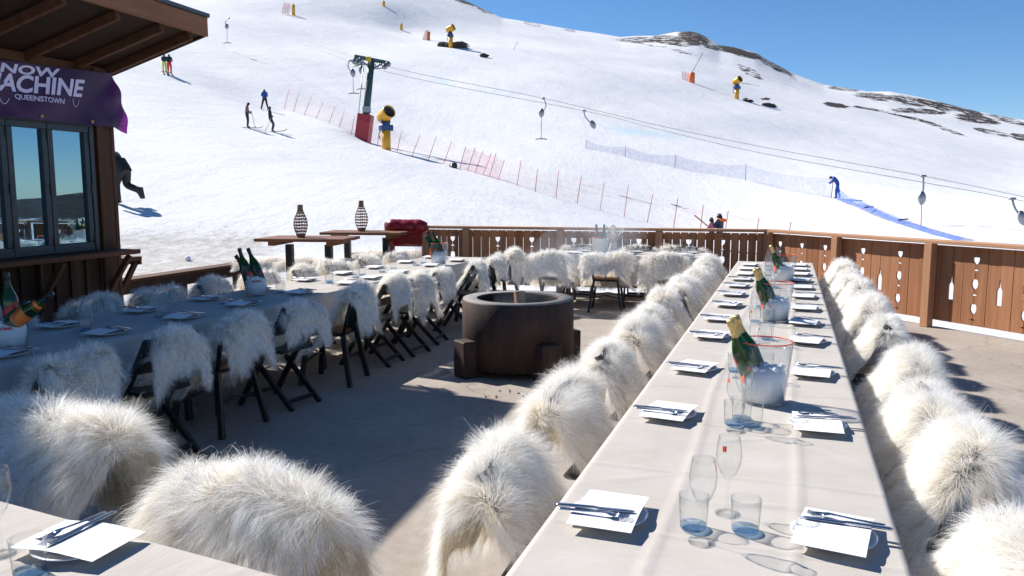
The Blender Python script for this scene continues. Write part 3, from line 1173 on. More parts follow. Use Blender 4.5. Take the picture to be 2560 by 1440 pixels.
b = MB()
nx, nv = 70, 16
vs = []
for i in range(nx + 1):
    for j in range(nv + 1):
        v = j / nv
        x = bl0 + (bl1 - bl0) * i / nx
        top, bot = ban_top(x), ban_bot(x)
        xs = x + (.19 * v ** 1.3 * max(0, 1 - i / 9.))     # free edge leans in at the top
        dr = .05 * max(0, 1 - i / 5.) * (1 - v) ** 2
        vs.append((xs, ban_off(x, v), bot + (top - bot) * v - dr))
fs = [(i * (nv + 1) + j, (i + 1) * (nv + 1) + j, (i + 1) * (nv + 1) + j + 1, i * (nv + 1) + j + 1) for i in range(nx) for j in range(nv)]
b.add(vs, fs, 0, True)
ban = b.build('banner', M['banner'])
ban.location = HCN
ban.rotation_euler.z = hut.rotation_euler.z
tag(ban, 'purple fabric banner with pale lettering hung across the hut wall', 'banner')
dgx = bpy.context.evaluated_depsgraph_get


def text_mesh(body, width, height, shear=0., fat=0., extr=.0015, spacing=1.):
    cu = bpy.data.curves.new('lettering', 'FONT')
    cu.body = body
    cu.size = 1
    cu.offset = fat
    cu.shear = shear
    cu.extrude = extr
    cu.space_character = spacing
    cu.resolution_u = 3
    o = bpy.data.objects.new('lettering', cu)
    COL.objects.link(o)
    me = bpy.data.meshes.new_from_object(o.evaluated_get(dgx()))
    bpy.data.objects.remove(o)
    bpy.data.curves.remove(cu)
    n = len(me.vertices)
    a = np.empty(n * 3, np.float32)
    me.vertices.foreach_get('co', a)
    a = a.reshape(-1, 3)
    a[:, 0] = (a[:, 0] - a[:, 0].min()) / (a[:, 0].max() - a[:, 0].min()) * width
    a[:, 1] = (a[:, 1] - a[:, 1].min()) / (a[:, 1].max() - a[:, 1].min()) * height
    return me, a


def banner_text(body, pxr, pyr, pxl, pyl, hgt_px, shear, fat, arch=0.):
    """baseline from right end (pxr,pyr) to left end (pxl,pyl)"""
    xr, zr = hut_xz(pxr, pyr, BO)
    xl, zl = hut_xz(pxl, pyl, BO)
    h = hut_xz(pxr, pyr - hgt_px, BO)[1] - zr
    me, a = text_mesh(body, xl - xr, h, shear, fat)
    out = a.copy()
    f = a[:, 0] / (xl - xr)                 # 0 at the left end of the word
    xx = xl - a[:, 0]
    zz = zl + (zr - zl) * f + a[:, 1] * (1 + .12 * f)
    for i in range(len(a)):
        top, bot = ban_top(xx[i]), ban_bot(xx[i])
        v = (zz[i] - bot) / (top - bot)
        out[i] = (xx[i], ban_off(xx[i], min(1, max(0, v))) + .004 + a[i, 2], zz[i])
    me.vertices.foreach_set('co', out.ravel())
    me.update()
    me.materials.clear()
    me.materials.append(M['banner_print'])
    o = bpy.data.objects.new('lettering', me)
    COL.objects.link(o)
    o.parent = ban


banner_text('MACHINE', 212, 244, -52, 222, 39, .22, .028)
banner_text('SNOW', 152, 196, -34, 176, 21, .15, .03)
banner_text('QUEENSTOWN', 160, 263, 38, 249, 14, 0., .012)
for (gx_, gy_) in ((103, 291), (228, 304), (306, 312)):
    lx, lz = hut_xz(gx_, gy_, BO)
    b = MB()
    b.tube([(lx + .012 * math.cos(a), ban_off(lx, 0) + .008, lz + .012 * math.sin(a)) for a in np.linspace(0, 2 * PI, 9)[:-1]], .005, 6, closed=True)
    b.build('eyelet', M['gold_label'], ban)
for (ax, ay, bx, by, dp) in ((2, 244, 24, 246, 14), (180, 246, 198, 248, 20)):
    pts = []
    for t in np.linspace(0, 1, 9):
        lx, lz = hut_xz(ax + (bx - ax) * t, ay + (by - ay) * t + dp * math.sin(PI * t) ** .6, BO)
        v = (lz - ban_bot(lx)) / (ban_top(lx) - ban_bot(lx))
        pts.append((lx, ban_off(lx, v) + .006, lz))
    b = MB()
    b.tube(pts, .0035, 5)
    b.build('drip_mark', M['banner_print'], ban)

# ------------------------------------------------------------------ low timber edge beyond the hut
p, q = Vector((-5.42, 10.75, 0)), Vector((-4.62, 13.5, 0))
d = (q - p)
e = empty('timber_bench', p, math.atan2(d.y, d.x))
tag(e, 'low dark timber bench along the deck edge beyond the hut', 'bench')
b = MB()
b.box((d.length / 2, 0, .42), (d.length, .3, .045), bev=.005)
b.build('seat', M['rafter_wood'], e)
b = MB()
b.box((d.length / 2, -.13, .32), (d.length - .02, .035, .15), bev=.004)
b.build('apron', M['wall_wood'], e)
for xx in (.1, d.length * .5, d.length - .1):
    b = MB()
    b.box((xx, 0, .2), (.09, .09, .395), bev=.004)
    b.build('leg', M['wall_wood'], e)
# ------------------------------------------------------------------ things on the slope
def ground_hit(px, py, r0=24, r1=325):
    rs_ = np.geomspace(r0, r1, 500)
    d = ray(px, py)
    hl = math.hypot(d.x, d.y)
    th = math.atan2(d.x, d.y)
    zr = HC + d.z / hl * rs_
    zg = hgt(np.full_like(rs_, th), rs_)
    k = np.where(zr <= zg)[0]
    r = rs_[k[0]] if len(k) else r1
    p = at_r(px, py, r)
    p.z = float(hgt(np.array([th]), np.array([r]))[0])
    return p


def place_r(px, r):
    return ground(px, r)


def tint(name, col, rough=.6):
    if name not in M:
        M[name] = plain(name, col, rough, 0, .15, 6)
    return M[name]


# ---- people
def rest_pose():
    return dict(pelvis=(0, 0, .95), waist=(0, .01, 1.1), chest=(0, .02, 1.32), neck=(0, .03, 1.5), head=(0, .06, 1.64), crown=(0, .05, 1.74),
                sl=(-.19, .02, 1.42), el=(-.26, .02, 1.15), hl=(-.24, .16, .95), sr=(.19, .02, 1.42), er=(.26, .02, 1.15), hr=(.24, .16, .95),
                pl=(-.1, 0, .9), kl=(-.12, .05, .5), al=(-.13, 0, .1), tl=(-.13, .17, .05), pr=(.1, 0, .9), kr=(.12, .05, .5), ar=(.13, 0, .1), tr=(.13, .17, .05))


RAD = dict(pelvis=.17, waist=.16, chest=.19, neck=.075, head=.115, crown=.075, s=.095, e=.066, h=.05, p=.12, k=.085, a=.07, t=.05)
EDG = [('pelvis', 'waist'), ('waist', 'chest'), ('chest', 'neck'), ('neck', 'head'), ('head', 'crown'), ('chest', 'sl'), ('sl', 'el'), ('el', 'hl'), ('chest', 'sr'), ('sr', 'er'), ('er', 'hr'),
       ('pelvis', 'pl'), ('pl', 'kl'), ('kl', 'al'), ('al', 'tl'), ('pelvis', 'pr'), ('pr', 'kr'), ('kr', 'ar'), ('ar', 'tr')]
ZONE = {}
for a_, b_ in EDG:
    if b_ in ('waist', 'chest', 'sl', 'sr', 'el', 'er', 'neck'):
        ZONE[(a_, b_)] = 0
    elif b_ in ('hl', 'hr'):
        ZONE[(a_, b_)] = 0
    elif b_ in ('pl', 'pr', 'kl', 'kr', 'al', 'ar'):
        ZONE[(a_, b_)] = 1
    elif b_ in ('tl', 'tr'):
        ZONE[(a_, b_)] = 2
    else:
        ZONE[(a_, b_)] = 3


def person(label, loc, rz, pose, jacket, trousers, boots=(.03, .03, .035), headc=(.03, .03, .035), face=True, scale=1., skis=None, bulk=1., lean=0.):
    J = rest_pose()
    J.update(pose)
    names = list(J)
    me = bpy.data.meshes.new('tmp')
    me.from_pydata([Vector(J[k]) for k in names], [(names.index(a), names.index(b)) for a, b in EDG], [])
    o = bpy.data.objects.new('tmp', me)
    COL.objects.link(o)
    o.modifiers.new('skin', 'SKIN')
    sd = me.skin_vertices[0].data
    for i, k in enumerate(names):
        r = RAD.get(k) or RAD[k[0]]
        r *= bulk if k[0] in 'katp' and len(k) == 2 else 1
        sd[i].radius = (r, r * (.8 if k in ('pelvis', 'waist', 'chest') else 1))
        sd[i].use_root = (k == 'pelvis')
    s = o.modifiers.new('sub', 'SUBSURF')
    s.levels = s.render_levels = 2
    m2 = bpy.data.meshes.new_from_object(o.evaluated_get(dgx()))
    m2.name = 'person'
    bpy.data.objects.remove(o)
    bpy.data.meshes.remove(me)
    cols = [jacket, trousers, boots, headc, (.4, .22, .15)]
    m2.materials.clear()
    for k, c in enumerate(cols):
        m2.materials.append(tint('cloth_%02x%02x%02x' % tuple(int(v * 255) for v in c), c))
    segs = [(Vector(J[a]), Vector(J[b]), ZONE[(a, b)]) for a, b in EDG]
    hp = Vector(J['head'])
    for p in m2.polygons:
        c = p.center
        best, bz = 9, 0
        for A, B, z in segs:
            ab = B - A
            t = min(1, max(0, (c - A).dot(ab) / ab.length_squared))
            dd = (c - A - ab * t).length
            if dd < best:
                best, bz = dd, z
        if bz == 3 and face and (c - hp).y > .045 and c.z < hp.z + .03:
            bz = 4
        p.material_index = bz
        p.use_smooth = True
    ob = bpy.data.objects.new('person', m2)
    COL.objects.link(ob)
    ob.location = loc
    ob.rotation_euler = (lean, 0, rz)
    ob.scale = (scale,) * 3
    tag(ob, label, 'person')
    if skis:
        for sx in ('l', 'r'):
            fx, fy, fz = J['a' + sx]
            b = MB()
            n = 10
            pts = [(fx, fy - .75 + 1.75 * t, fz - .085 + (.0 if t < .85 else (t - .85) ** 2 * 5)) for t in np.linspace(0, 1, n)]
            vs, fs = [], []
            for (x, y, z) in pts:
                vs += [(x - .045, y, z), (x + .045, y, z), (x + .045, y, z + .02), (x - .045, y, z + .02)]
            for i in range(n - 1):
                for k in range(4):
                    fs.append((i * 4 + k, i * 4 + (k + 1) % 4, i * 4 + 4 + (k + 1) % 4, i * 4 + 4 + k))
            fs += [(3, 2, 1, 0), tuple((n - 1) * 4 + k for k in range(4))]
            b.add(vs, fs)
            b.build('ski', tint('ski_top', skis), ob)
    return ob, J


def stick(p, q, name, label, cat, mat, r=.012, basket=True):
    b = MB()
    p, q = Vector(p), Vector(q)
    d = (q - p)
    b.tube([Vector((0, 0, 0)), d], r, 6)
    if basket:
        b.tube([d * .93, d * .935], .045, 8)
        b.tube([d * .0, d * .09], r * 1.8, 6)
    o = b.build(name, mat)
    o.location = p
    return tag(o, label, cat)


def hand(ob, J, k):
    Mx = Matrix.Translation(ob.location) @ ob.rotation_euler.to_matrix().to_4x4() @ Matrix.Scale(ob.scale[0], 4)
    return Mx @ Vector(J[k])


NAVY, BLACK = (.012, .018, .04), (.012, .012, .014)
tb = dict(hr=(.05, .3, 1.12), er=(.24, .14, 1.14), hl=(-.05, .34, 1.15), el=(-.24, .16, 1.16))
p = place_r(427, 85)
person('two-up lift rider in navy jacket and bright yellow trousers, seen from behind', p, .2, tb, (.02, .025, .05), (.7, .62, .03), skis=(.08, .05, .04))
p = place_r(439, 85)
person('taller lift rider in navy jacket and red trousers beside the yellow trousers', p, .2, tb, (.014, .018, .035), (.6, .02, .03), scale=1.06, skis=(.08, .05, .04))
p = place_r(670, 78)
person('lone lift rider in bright blue jacket and black trousers, legs apart', p, .35,
       dict(tb, kl=(-.2, .05, .5), al=(-.3, 0, .1), tl=(-.32, .15, .05), kr=(.16, .02, .5), ar=(.26, -.05, .1), tr=(.27, .12, .05)), (.01, .07, .36), BLACK, scale=1.05, skis=(.1, .08, .07))
p = place_r(625, 58)
ob, J = person('standing skier in brown jacket looking down beside two thin poles', p, -1.25,
               dict(head=(0, .13, 1.62), crown=(0, .13, 1.72), hr=(.2, .3, 1.02), er=(.25, .08, 1.1), hl=(-.2, .28, .98)), (.2, .12, .1), (.02, .02, .022), boots=(.05, .1, .3), skis=(.14, .16, .2), headc=(.03, .025, .03))
for k in ('hr', 'hl'):
    hpos = hand(ob, J, k)
    stick(hpos + Vector((0, 0, .12)), hpos + Vector((.28, -.2, -1.0)), 'ski_pole', 'thin ski pole held by the skier in the brown jacket', 'ski pole', M['galv'], .009)
    bpy.context.scene.objects[-1]
p = place_r(686, 58)
ob2, J2 = person('skier in black jacket and dark purple trousers leaning downhill', p, -1.35,
                 dict(kl=(-.12, .16, .52), kr=(.12, .16, .52), pelvis=(0, -.02, .92), chest=(0, .06, 1.3), hl=(-.3, .18, 1.0), hr=(.3, .18, 1.0)), (.014, .013, .018), (.05, .02, .06), boots=(.1, .1, .2), skis=(.1, .11, .14), headc=(.02, .02, .03), lean=.1)
for k in ('hr', 'hl'):
    hpos = hand(ob2, J2, k)
    stick(hpos + Vector((0, 0, .12)), hpos + Vector((-.5, -.2, -.95)), 'ski_pole', 'thin ski pole held by the skier in the black jacket', 'ski pole', M['galv'], .009)
for o_ in COL.objects:
    if o_.name.startswith('ski_pole'):
        o_['group'] = 'ski poles of the skier in the ' + ('brown' if 'brown' in o_['label'] else 'black') + ' jacket'
# walker by the hut: mid-stride, bent forward, rear leg lifted
p = ground_hit(313, 508, 14, 60)
wk, WJ = person('walker in black ski clothes and boots striding up the snow behind the hut', p, 1.35,
       dict(pelvis=(0, 0, .95), waist=(0, .12, 1.08), chest=(0, .34, 1.25), neck=(0, .5, 1.37), head=(0, .6, 1.46), crown=(0, .66, 1.54), sl=(-.2, .38, 1.32), el=(-.28, .42, 1.05), hl=(-.24, .6, .9),
            sr=(.2, .38, 1.32), er=(.28, .42, 1.05), hr=(.24, .6, .9), pl=(-.11, 0, .9), kl=(-.13, .16, .52), al=(-.13, .12, .1), tl=(-.13, .32, .06), pr=(.11, 0, .88), kr=(.12, .02, .48), ar=(.13, -.36, .34), tr=(.13, -.46, .12)),
       (.008, .008, .01), (.008, .008, .01), scale=1.07, bulk=1.3)
# heavy boots and a jacket hem on the walker
for k_, kn, toe in (('ar', 'kr', Vector((0, -.05, -.27))), ('al', 'kl', Vector((0, .26, -.06)))):
    A = Vector(WJ[k_])
    sh = (A - Vector(WJ[kn])).normalized()
    b = MB()
    b.tube([A - sh * .2, A - sh * .05, A + sh * .05], [.085, .09, .08], 10)
    h_ = A + sh * .03
    t_ = toe.normalized()
    up_ = (-sh - t_ * (-sh).dot(t_)).normalized()
    sd_ = t_.cross(up_)
    Rb = Matrix((sd_, t_, up_)).transposed()
    b.box(h_ + t_ * .07 + up_ * .0, (.1, .31, .1), Rb, bev=.035)
    b.box(h_ + t_ * .07 - up_ * .06, (.105, .32, .03), Rb, bev=.008)
    b.build('boot', tint('dark_boot', (.02, .02, .022)), wk)
b = MB()
b.lathe([(.2, -.16), (.205, -.02), (.19, .12), (.185, .2)], 16, Vector(WJ['pelvis']) + Vector((0, .02, .02)), Matrix.Rotation(-.5, 3, 'X'), sy=.85)
b.build('jacket_hem', tint('cloth_020202', (.008, .008, .01)), wk)
# couple riding past behind the fence
p = place_r(1783, 35) - Vector((0, 0, .14))
person('lift rider in dusty pink jacket and dark helmet half hidden by the fence', p, 1.1, dict(tb, hr=(.3, .45, 1.1)), (.3, .1, .13), (.05, .05, .06), headc=(.02, .05, .05), scale=.86)
p = place_r(1803, 35.2) - Vector((0, 0, .14))
person('lift rider in navy jacket with orange hood half hidden by the fence', p, .9, tb, (.015, .025, .06), (.03, .03, .04), headc=(.03, .04, .08), scale=.97)
p2 = at_r(1803, 549, 35.2)
b = MB()
b.tube([p2 + Vector((.17 * math.cos(a), .17 * math.sin(a), -.02 + .03 * math.sin(a * 2))) for a in np.linspace(0, 2 * PI, 13)[:-1]], .055, 6, closed=True)
o = b.build('hood', tint('orange_hood', (.85, .18, .02)))
o.parent = [q for q in COL.objects if q.name.startswith('person')][-1]
o.matrix_parent_inverse = Matrix.LocRotScale(o.parent.location, o.parent.rotation_euler, o.parent.scale).inverted()
stick(at_r(1736, 538, 35.5), at_r(1770, 566, 36), 'lift_bar', 'orange pole of the lift held by the rider in pink', 'lift bar', tint('orange_stick', (.6, .2, .08)), .03, False)
# person fixing the blue net
p = place_r(2093, 63)
person('stooping worker in all blue ski suit holding the end of the blue net', p, 1.25,
       dict(pelvis=(0, -.08, .97), waist=(0, .02, 1.13), chest=(0, .22, 1.3), neck=(0, .36, 1.38), head=(0, .47, 1.4), crown=(0, .55, 1.42), sl=(-.19, .24, 1.38), el=(-.26, .36, 1.1), hl=(-.1, .52, 1.0),
            sr=(.19, .24, 1.38), er=(.26, .36, 1.12), hr=(.1, .54, 1.06), kl=(-.17, .08, .5), al=(-.2, .06, .1), kr=(.17, -.1, .5), ar=(.2, -.2, .1), tr=(.2, -.05, .05)), (.01, .06, .3), (.008, .07, .36), headc=(.02, .03, .06), scale=1.1)


# ---- lift tower
tp0 = place_r(910, 70)
tpt = at_r(929, 150, 70)
e = empty('lift_tower', tp0)
tag(e, 'green steel ski lift tower with cross beam, pulleys and red base padding', 'lift tower')
ax = (tpt - tp0)
b = MB()
b.tube([Vector((0, 0, -.5)), ax], [.33, .27], 14)
b.build('pole', M['tower_green'], e)
# cross beam runs nearly across the view
cl, cr = at_r(886, 141, 70) - tp0, at_r(968, 157, 70.6) - tp0
b = MB()
b.bar(cl, cr, .28, .3)
mid = ax
b.bar(cl + (cr - cl) * .1 + Vector((0, 0, -.1)), mid + Vector((0, 0, -.7)), .12, .12)
b.bar(cr - (cr - cl) * .1 + Vector((0, 0, -.1)), mid + Vector((0, 0, -.7)), .12, .12)
b.build('cross_beam', M['tower_green'], e)
for (wx, wy) in ((886, 153), (895, 156), (902, 150), (962, 166), (970, 160)):
    c = at_r(wx, wy, 69.7) - tp0
    b = MB()
    b.tube([c + Vector((0, -.09, 0)), c + Vector((0, .09, 0))], .24, 14)
    b.tube([c + Vector((0, -.12, 0)), c + Vector((0, .12, 0))], .08, 8, mi=1)
    b.build('pulley_wheel', [M['galv'], M['gun_dark']], e)
b = MB()
for (x0, y0, x1, y1) in ((882, 166, 920, 160), (935, 172, 968, 170), (886, 146, 888, 166), (898, 146, 898, 164), (908, 150, 906, 162), (948, 158, 944, 171), (958, 160, 956, 171), (938, 160, 938, 172)):
    b.tube([at_r(x0, y0, 69.8) - tp0, at_r(x1, y1, 69.8) - tp0], .05, 6)
b.build('walkway', M['galv'], e)
b = MB()
lp = at_r(906, 175, 69.6) - tp0
b.tube([Vector((-.45, -.3, .2)), at_r(916, 170, 69.7) - tp0 + Vector((-.3, 0, 0))], .035, 5)
b.build('ladder', M['galv'], e)
b = MB()
c = at_r(921, 147, 69.55) - tp0
b.box(c, (.42, .04, .36), bev=.01)
sg = b.build('number_plate', M['sign_yellow'], e)
b = MB()
for dx in (-.07, .07):
    b.box(c + Vector((dx, -.03, 0)), (.05, .012, .22))
b.build('number', M['gun_dark'], sg)
b = MB()
h0 = 2.05
b.prism([(-.62, -.5), (.52, -.58), (.62, .5), (-.5, .6)], -.6, h0, Matrix.Rotation(.15, 4, 'Y'))
b.build('base_pad', M['pad_red'], e)
b = MB()
b.box(ax * (2.45 / ax.length) + Vector((.06, -.1, 0)), (.7, .6, .55), .2, bev=.03)
b.build('collar_box', M['galv'], e)

# ---- cables
def cable(pts, label):
    b = MB()
    P = [at_r(*q) for q in pts]
    out = []
    for i in range(len(P) - 1):
        p0, p1, p2_, p3 = P[max(i - 1, 0)], P[i], P[i + 1], P[min(i + 2, len(P) - 1)]
        for t in np.linspace(0, 1, 9)[:-1]:
            out.append(.5 * ((2 * p1) + (p2_ - p0) * t + (2 * p0 - 5 * p1 + 4 * p2_ - p3) * t * t + (3 * p1 - p0 - 3 * p2_ + p3) * t ** 3))
    out.append(P[-1])
    b.tube(out, .015, 5)
    return tag(b.build('lift_cable', M['cable']), label, 'cable')


C1 = [(570, 42, 125), (740, 95, 98), (968, 166, 70), (1355, 245, 64), (1640, 312, 58), (1900, 366, 53), (2308, 440, 47), (2600, 500, 43), (3400, 660, 37)]
C2 = [(560, 48, 124), (740, 104, 97), (968, 180, 69.5), (1459, 277, 63), (1640, 322, 58.5), (1900, 382, 53), (2308, 456, 47), (2530, 497, 44), (3400, 680, 37)]
cable(C1, 'upper steel lift cable sagging across the slope from the tower')
cable(C2, 'lower steel lift cable sagging across the slope from the tower')


def tbar(top, box, bot, r, label, bend=0., barw=.9, size=1.):
    """hanger from the cable, spring box, rope and cross bar"""
    T = at_r(top[0], top[1], r)
    B = at_r(box[0], box[1], r)
    e = empty('tow_bar', T)
    tag(e, label, 'tow bar', 'lift tow bars hanging from the cable')
    d = B - T
    b = MB()
    side = Vector((1, 0, 0)) * bend
    b.tube([d * t + side * math.sin(PI * t) for t in np.linspace(0, 1, 8)], .045 * size, 6)
    b.tube([Vector((-.14, 0, .02)), Vector((.14, 0, .02))], .07 * size, 6)
    b.build('hanger_arm', M['galv'], e)
    b = MB()
    ang = math.atan2(d.x, -d.z) * .8
    Rm = Matrix.Rotation(-ang, 3, 'Y')
    b.lathe([(0, -.36), (.08, -.34), (.19, -.18), (.22, .02), (.17, .2), (.08, .33), (0, .36)], 12, d, Rm, sx=size, sy=.55 * size)
    b.build('spring_box', M['galv'], e)
    if bot:
        q = at_r(bot[0], bot[1], r) - T
        b = MB()
        b.tube([d + Vector((0, 0, -.3)), q], .022 * size, 5)
        b.build('rope', M['pole_red'] if r < 55 else M['cable'], e)
        b = MB()
        b.tube([q + Vector((-barw / 2, 0, -.05)), q + Vector((-barw / 4, 0, .0)), q + Vector((barw / 4, 0, 0)), q + Vector((barw / 2, 0, -.05))], .04 * size, 6)
        b.build('cross_bar', M['gun_dark'], e)
    return e


tbar((572, 46), (567, 66), (568, 107), 120, 'small tow bar hanging alone high on the slope near the hut eaves', -.35, 1.1, 1.3)
tbar((874, 152), (882, 182), (884, 233), 69, 'tow bar hanging from the outer pulley of the lift tower', -.25)
tbar((903, 160), (903, 174), (905, 222), 70, 'tow bar hanging beside the pole of the lift tower', .0)
tbar((1358, 246), (1354, 282), (1353, 347), 64, 'tow bar hanging over the slope between the fence and the blue net', .28)
tbar((1460, 277), (1482, 311), None, 63, 'retracted tow bar spring box without a bar, above the blue net', -.2)
tbar((2308, 441), (2305, 495), (2302, 584), 47, 'tow bar hanging over the slumped end of the blue net', .04)
tbar((2531, 498), (2556, 545), None, 44, 'retracted tow bar spring box at the far end of the cable', -.1)


# ---- snow guns
def snow_gun(base, h, rz, label, simple=False):
    e = empty('snow_gun', base, rz)
    tag(e, label, 'snow gun')
    s = h / 4.0
    b = MB()
    b.tube([(0, 0, -.4 * s), (0, 0, 1.7 * s)], [.42 * s, .4 * s], 12)
    b.build('pedestal', M['yellow'], e)
    b = MB()
    b.box((0, 0, 1.95 * s), (1.25 * s, .7 * s, .55 * s), bev=.06 * s)
    b.box((.2 * s, -.4 * s, 1.95 * s), (.5 * s, .2 * s, .4 * s), bev=.04 * s)
    b.build('motor_box', M['gun_blue'], e)
    b = MB()
    b.tube([(0, 0, 2.2 * s), (0, 0, 2.5 * s)], [.42 * s, .36 * s], 10)
    b.bar((-.4 * s, 0, 2.4 * s), (-.4 * s, 0, 3.1 * s), .1 * s, .16 * s)
    b.bar((.4 * s, 0, 2.4 * s), (.4 * s, 0, 3.1 * s), .1 * s, .16 * s)
    b.build('yoke', M['gun_blue'], e)
    Rm = Matrix.Rotation(math.radians(-68), 3, 'X')     # barrel axis local z -> up and forward (+y)
    c = Vector((0, 0, 3.15 * s))
    b = MB()
    b.lathe([(.42 * s, -.8 * s), (.6 * s, -.72 * s), (.62 * s, -.3 * s), (.6 * s, .35 * s), (.64 * s, .72 * s), (.58 * s, .74 * s), (.54 * s, .5 * s)], 20, c, Rm)
    br = b.build('barrel', M['yellow'], e)
    b = MB()
    b.lathe([(0, .45 * s), (.2 * s, .52 * s), (.3 * s, .5 * s), (.56 * s, .6 * s)], 20, c, Rm)
    b.lathe([(0, -.86 * s), (.4 * s, -.82 * s), (.43 * s, -.78 * s)], 16, c, Rm)
    for k in range(12):
        a = 2 * PI * k / 12
        b.tube([c + Rm @ Vector((.16 * s * math.cos(a), .16 * s * math.sin(a), .56 * s)), c + Rm @ Vector((.58 * s * math.cos(a), .58 * s * math.sin(a), .64 * s))], .02 * s, 4)
    b.build('fan', M['gun_dark'], br)
    b = MB()
    for k in range(14):
        a = 2 * PI * k / 14
        b.lathe([(0, .7 * s), (.04 * s, .72 * s), (0, .79 * s)], 6, c + Rm @ Vector((.56 * s * math.cos(a), .56 * s * math.sin(a), 0)), Rm)
    b.build('nozzle_ring', M['galv'], br)
    b = MB()
    b.tube([(.3 * s, -.4 * s, 1.8 * s), (.5 * s, -.5 * s, 1.4 * s), (.42 * s, -.42 * s, .9 * s)], .05 * s, 6)
    b.build('hose', M['gun_dark'], e)
    return e


snow_gun(place_r(968, 63), 3.25, math.radians(190 + 30), 'big yellow and blue snow gun behind the pink netting by the lift tower')
snow_gun(place_r(1130, 150), 3.9, math.radians(250), 'distant yellow snow gun standing on dark rocks high on the slope')
snow_gun(place_r(1834, 150), 3.9, math.radians(215), 'distant yellow snow gun alone on the slope under the rocky ridge')


# ---- padded hydrants / posts far up
def padded_post(px, r, h, rad, mat, label, cat='padded post', lean=0., mast=0.):
    p = place_r(px, r)
    e = empty('padded_post', p)
    tag(e, label, cat)
    b = MB()
    b.tube([(0, 0, -.5), (lean * .5, 0, h * .95), (lean * .5, 0, h)], [rad, rad, rad * .8], 10)
    b.build('pad', mat, e)
    b = MB()
    b.tube([(lean * .5, 0, h), (lean * .5 + mast * .55, 0, h + max(mast, .35))], .05, 5)
    b.build('mast', M['cable'], e)


padded_post(748, 170, 1.9, .32, M['yellow'], 'tiny yellow padded post beside faint red net near the top')
padded_post(968, 200, 1.3, .35, M['yellow'], 'tiny yellow post at the upper edge above the lift tower')
padded_post(1010, 185, 1.2, .3, M['yellow'], 'tiny yellow post alone between the tower and the rocks')
padded_post(1075, 165, 1.7, .34, M['pad_orange'], 'small orange padded post beside leaning red net', lean=.25)
padded_post(1722, 155, 2.0, .55, M['pad_orange'], 'orange padded post with a thin tilted mast and pale netting', mast=3.6)


def net_scrap(px0, px1, r, h, label, lean=.4):
    n = 5
    P = [place_r(px0 + (px1 - px0) * i / (n - 1), r) for i in range(n)]
    o0 = P[0].copy()
    e = empty('net_fence', o0)
    tag(e, label, 'net')
    b = MB()
    vs = [q - o0 for q in P] + [q - o0 + Vector((lean, 0, h)) for q in P]
    b.add(vs, [(i, i + 1, n + i + 1, n + i) for i in range(n - 1)])
    b.build('net', M['net_pink'], e)
    for q in P:
        b = MB()
        b.tube([q - o0 - Vector((0, 0, .2)), q - o0 + Vector((lean * 1.1, 0, h * 1.1))], .035, 5)
        b.build('net_post', M['pole_red'], e)


net_scrap(720, 736, 170, 2.0, 'short faint red net beside the tiny yellow padded post')
net_scrap(1060, 1068, 165, 1.9, 'leaning red net strip beside the small orange padded post', .7)
net_scrap(1700, 1716, 156, 1.7, 'pale red net in front of the orange padded post', -.2)


# ---- net fences
def net_fence(poles, label, polemat, netmat, dense=None, densemat=None, rfun=None, w=.022, sag=.12):
    """poles: (top px, top py, base px, r)"""
    o0 = place_r(poles[0][2], poles[0][3])
    e = empty('net_fence', o0)
    tag(e, label, 'net fence')
    Bs, Ts = [], []
    for (tx, ty, bx, r) in poles:
        B = place_r(bx, r)
        T = at_r(tx, ty, r)
        Bs.append(B - o0)
        Ts.append(T - o0)
        b = MB()
        b.tube([B - o0 - Vector((0, 0, .25)), T - o0 + (T - B) * .06], w, 6)
        b.build('net_post', polemat, e)
    for kind in (0, 1):
        b = MB()
        for i in range(len(poles) - 1):
            if b.v and not kind and dense and poles[i][0] >= dense[1] and poles[i - 1][0] < dense[1]:
                b.build('net', netmat, e)
                b = MB()
            dn = dense and dense[0] <= poles[i][0] < dense[1]
            if bool(dn) != bool(kind):
                continue
            n = 6
            vs = []
            for k in range(n + 1):
                t = k / n
                sg = sag * math.sin(PI * t)
                bb = Bs[i].lerp(Bs[i + 1], t)
                tt = Ts[i].lerp(Ts[i + 1], t) - Vector((0, 0, sg))
                gz = 0.06
                vs += [bb + Vector((0, 0, gz)), tt]
            b.add(vs, [(2 * k, 2 * k + 2, 2 * k + 3, 2 * k + 1) for k in range(n)], 0)
            if not kind:
                b.tube([vs[2 * k] for k in range(n + 1)], .012, 4)
        if b.v:
            b.build('net', densemat if kind else netmat, e)
    return e


def r_of(px):
    return float(np.interp(px, [716, 870, 968, 1135, 1343, 1694, 1977], [82, 70, 64, 58, 52, 50, 46]))


RP = [(722, 225, 716), (746, 233, 739), (778, 244, 764), (806, 257, 793), (837, 268, 825), (860, 278, 851), (886, 289, 881), (933, 310, 928), (951, 314, 944), (1004, 327, 993), (1049, 339, 1029), (1090, 342, 1069),
      (1128, 356, 1106), (1163, 368, 1147), (1186, 372, 1166), (1206, 380, 1183), (1227, 386, 1203), (1239, 386, 1220), (1260, 402, 1242), (1302, 405, 1290), (1343, 425, 1337), (1396, 432, 1389), (1453, 443, 1441),
      (1510, 460, 1499), (1570, 467, 1560), (1631, 489, 1618), (1694, 499, 1685), (1758, 515, 1752), (1820, 530, 1814), (1897, 547, 1892), (1977, 557, 1973)]
net_fence([(a, b_, c, r_of(c)) for a, b_, c in RP], 'long pale red safety net on thin leaning poles across the slope', M['pole_red'], M['net_red'], (1160, 1240), M['net_pink'])
bpn = [(1465, 350, 1463, 77), (1564, 366, 1561, 75), (1689, 388, 1685, 73.5), (1865, 412, 1863, 71), (2084, 445, 2078, 63.5)]
bf = net_fence(bpn, 'blue safety net on grey poles held up by the stooping worker', M['pole_grey'], M['net_blue'], sag=.3, w=.03)
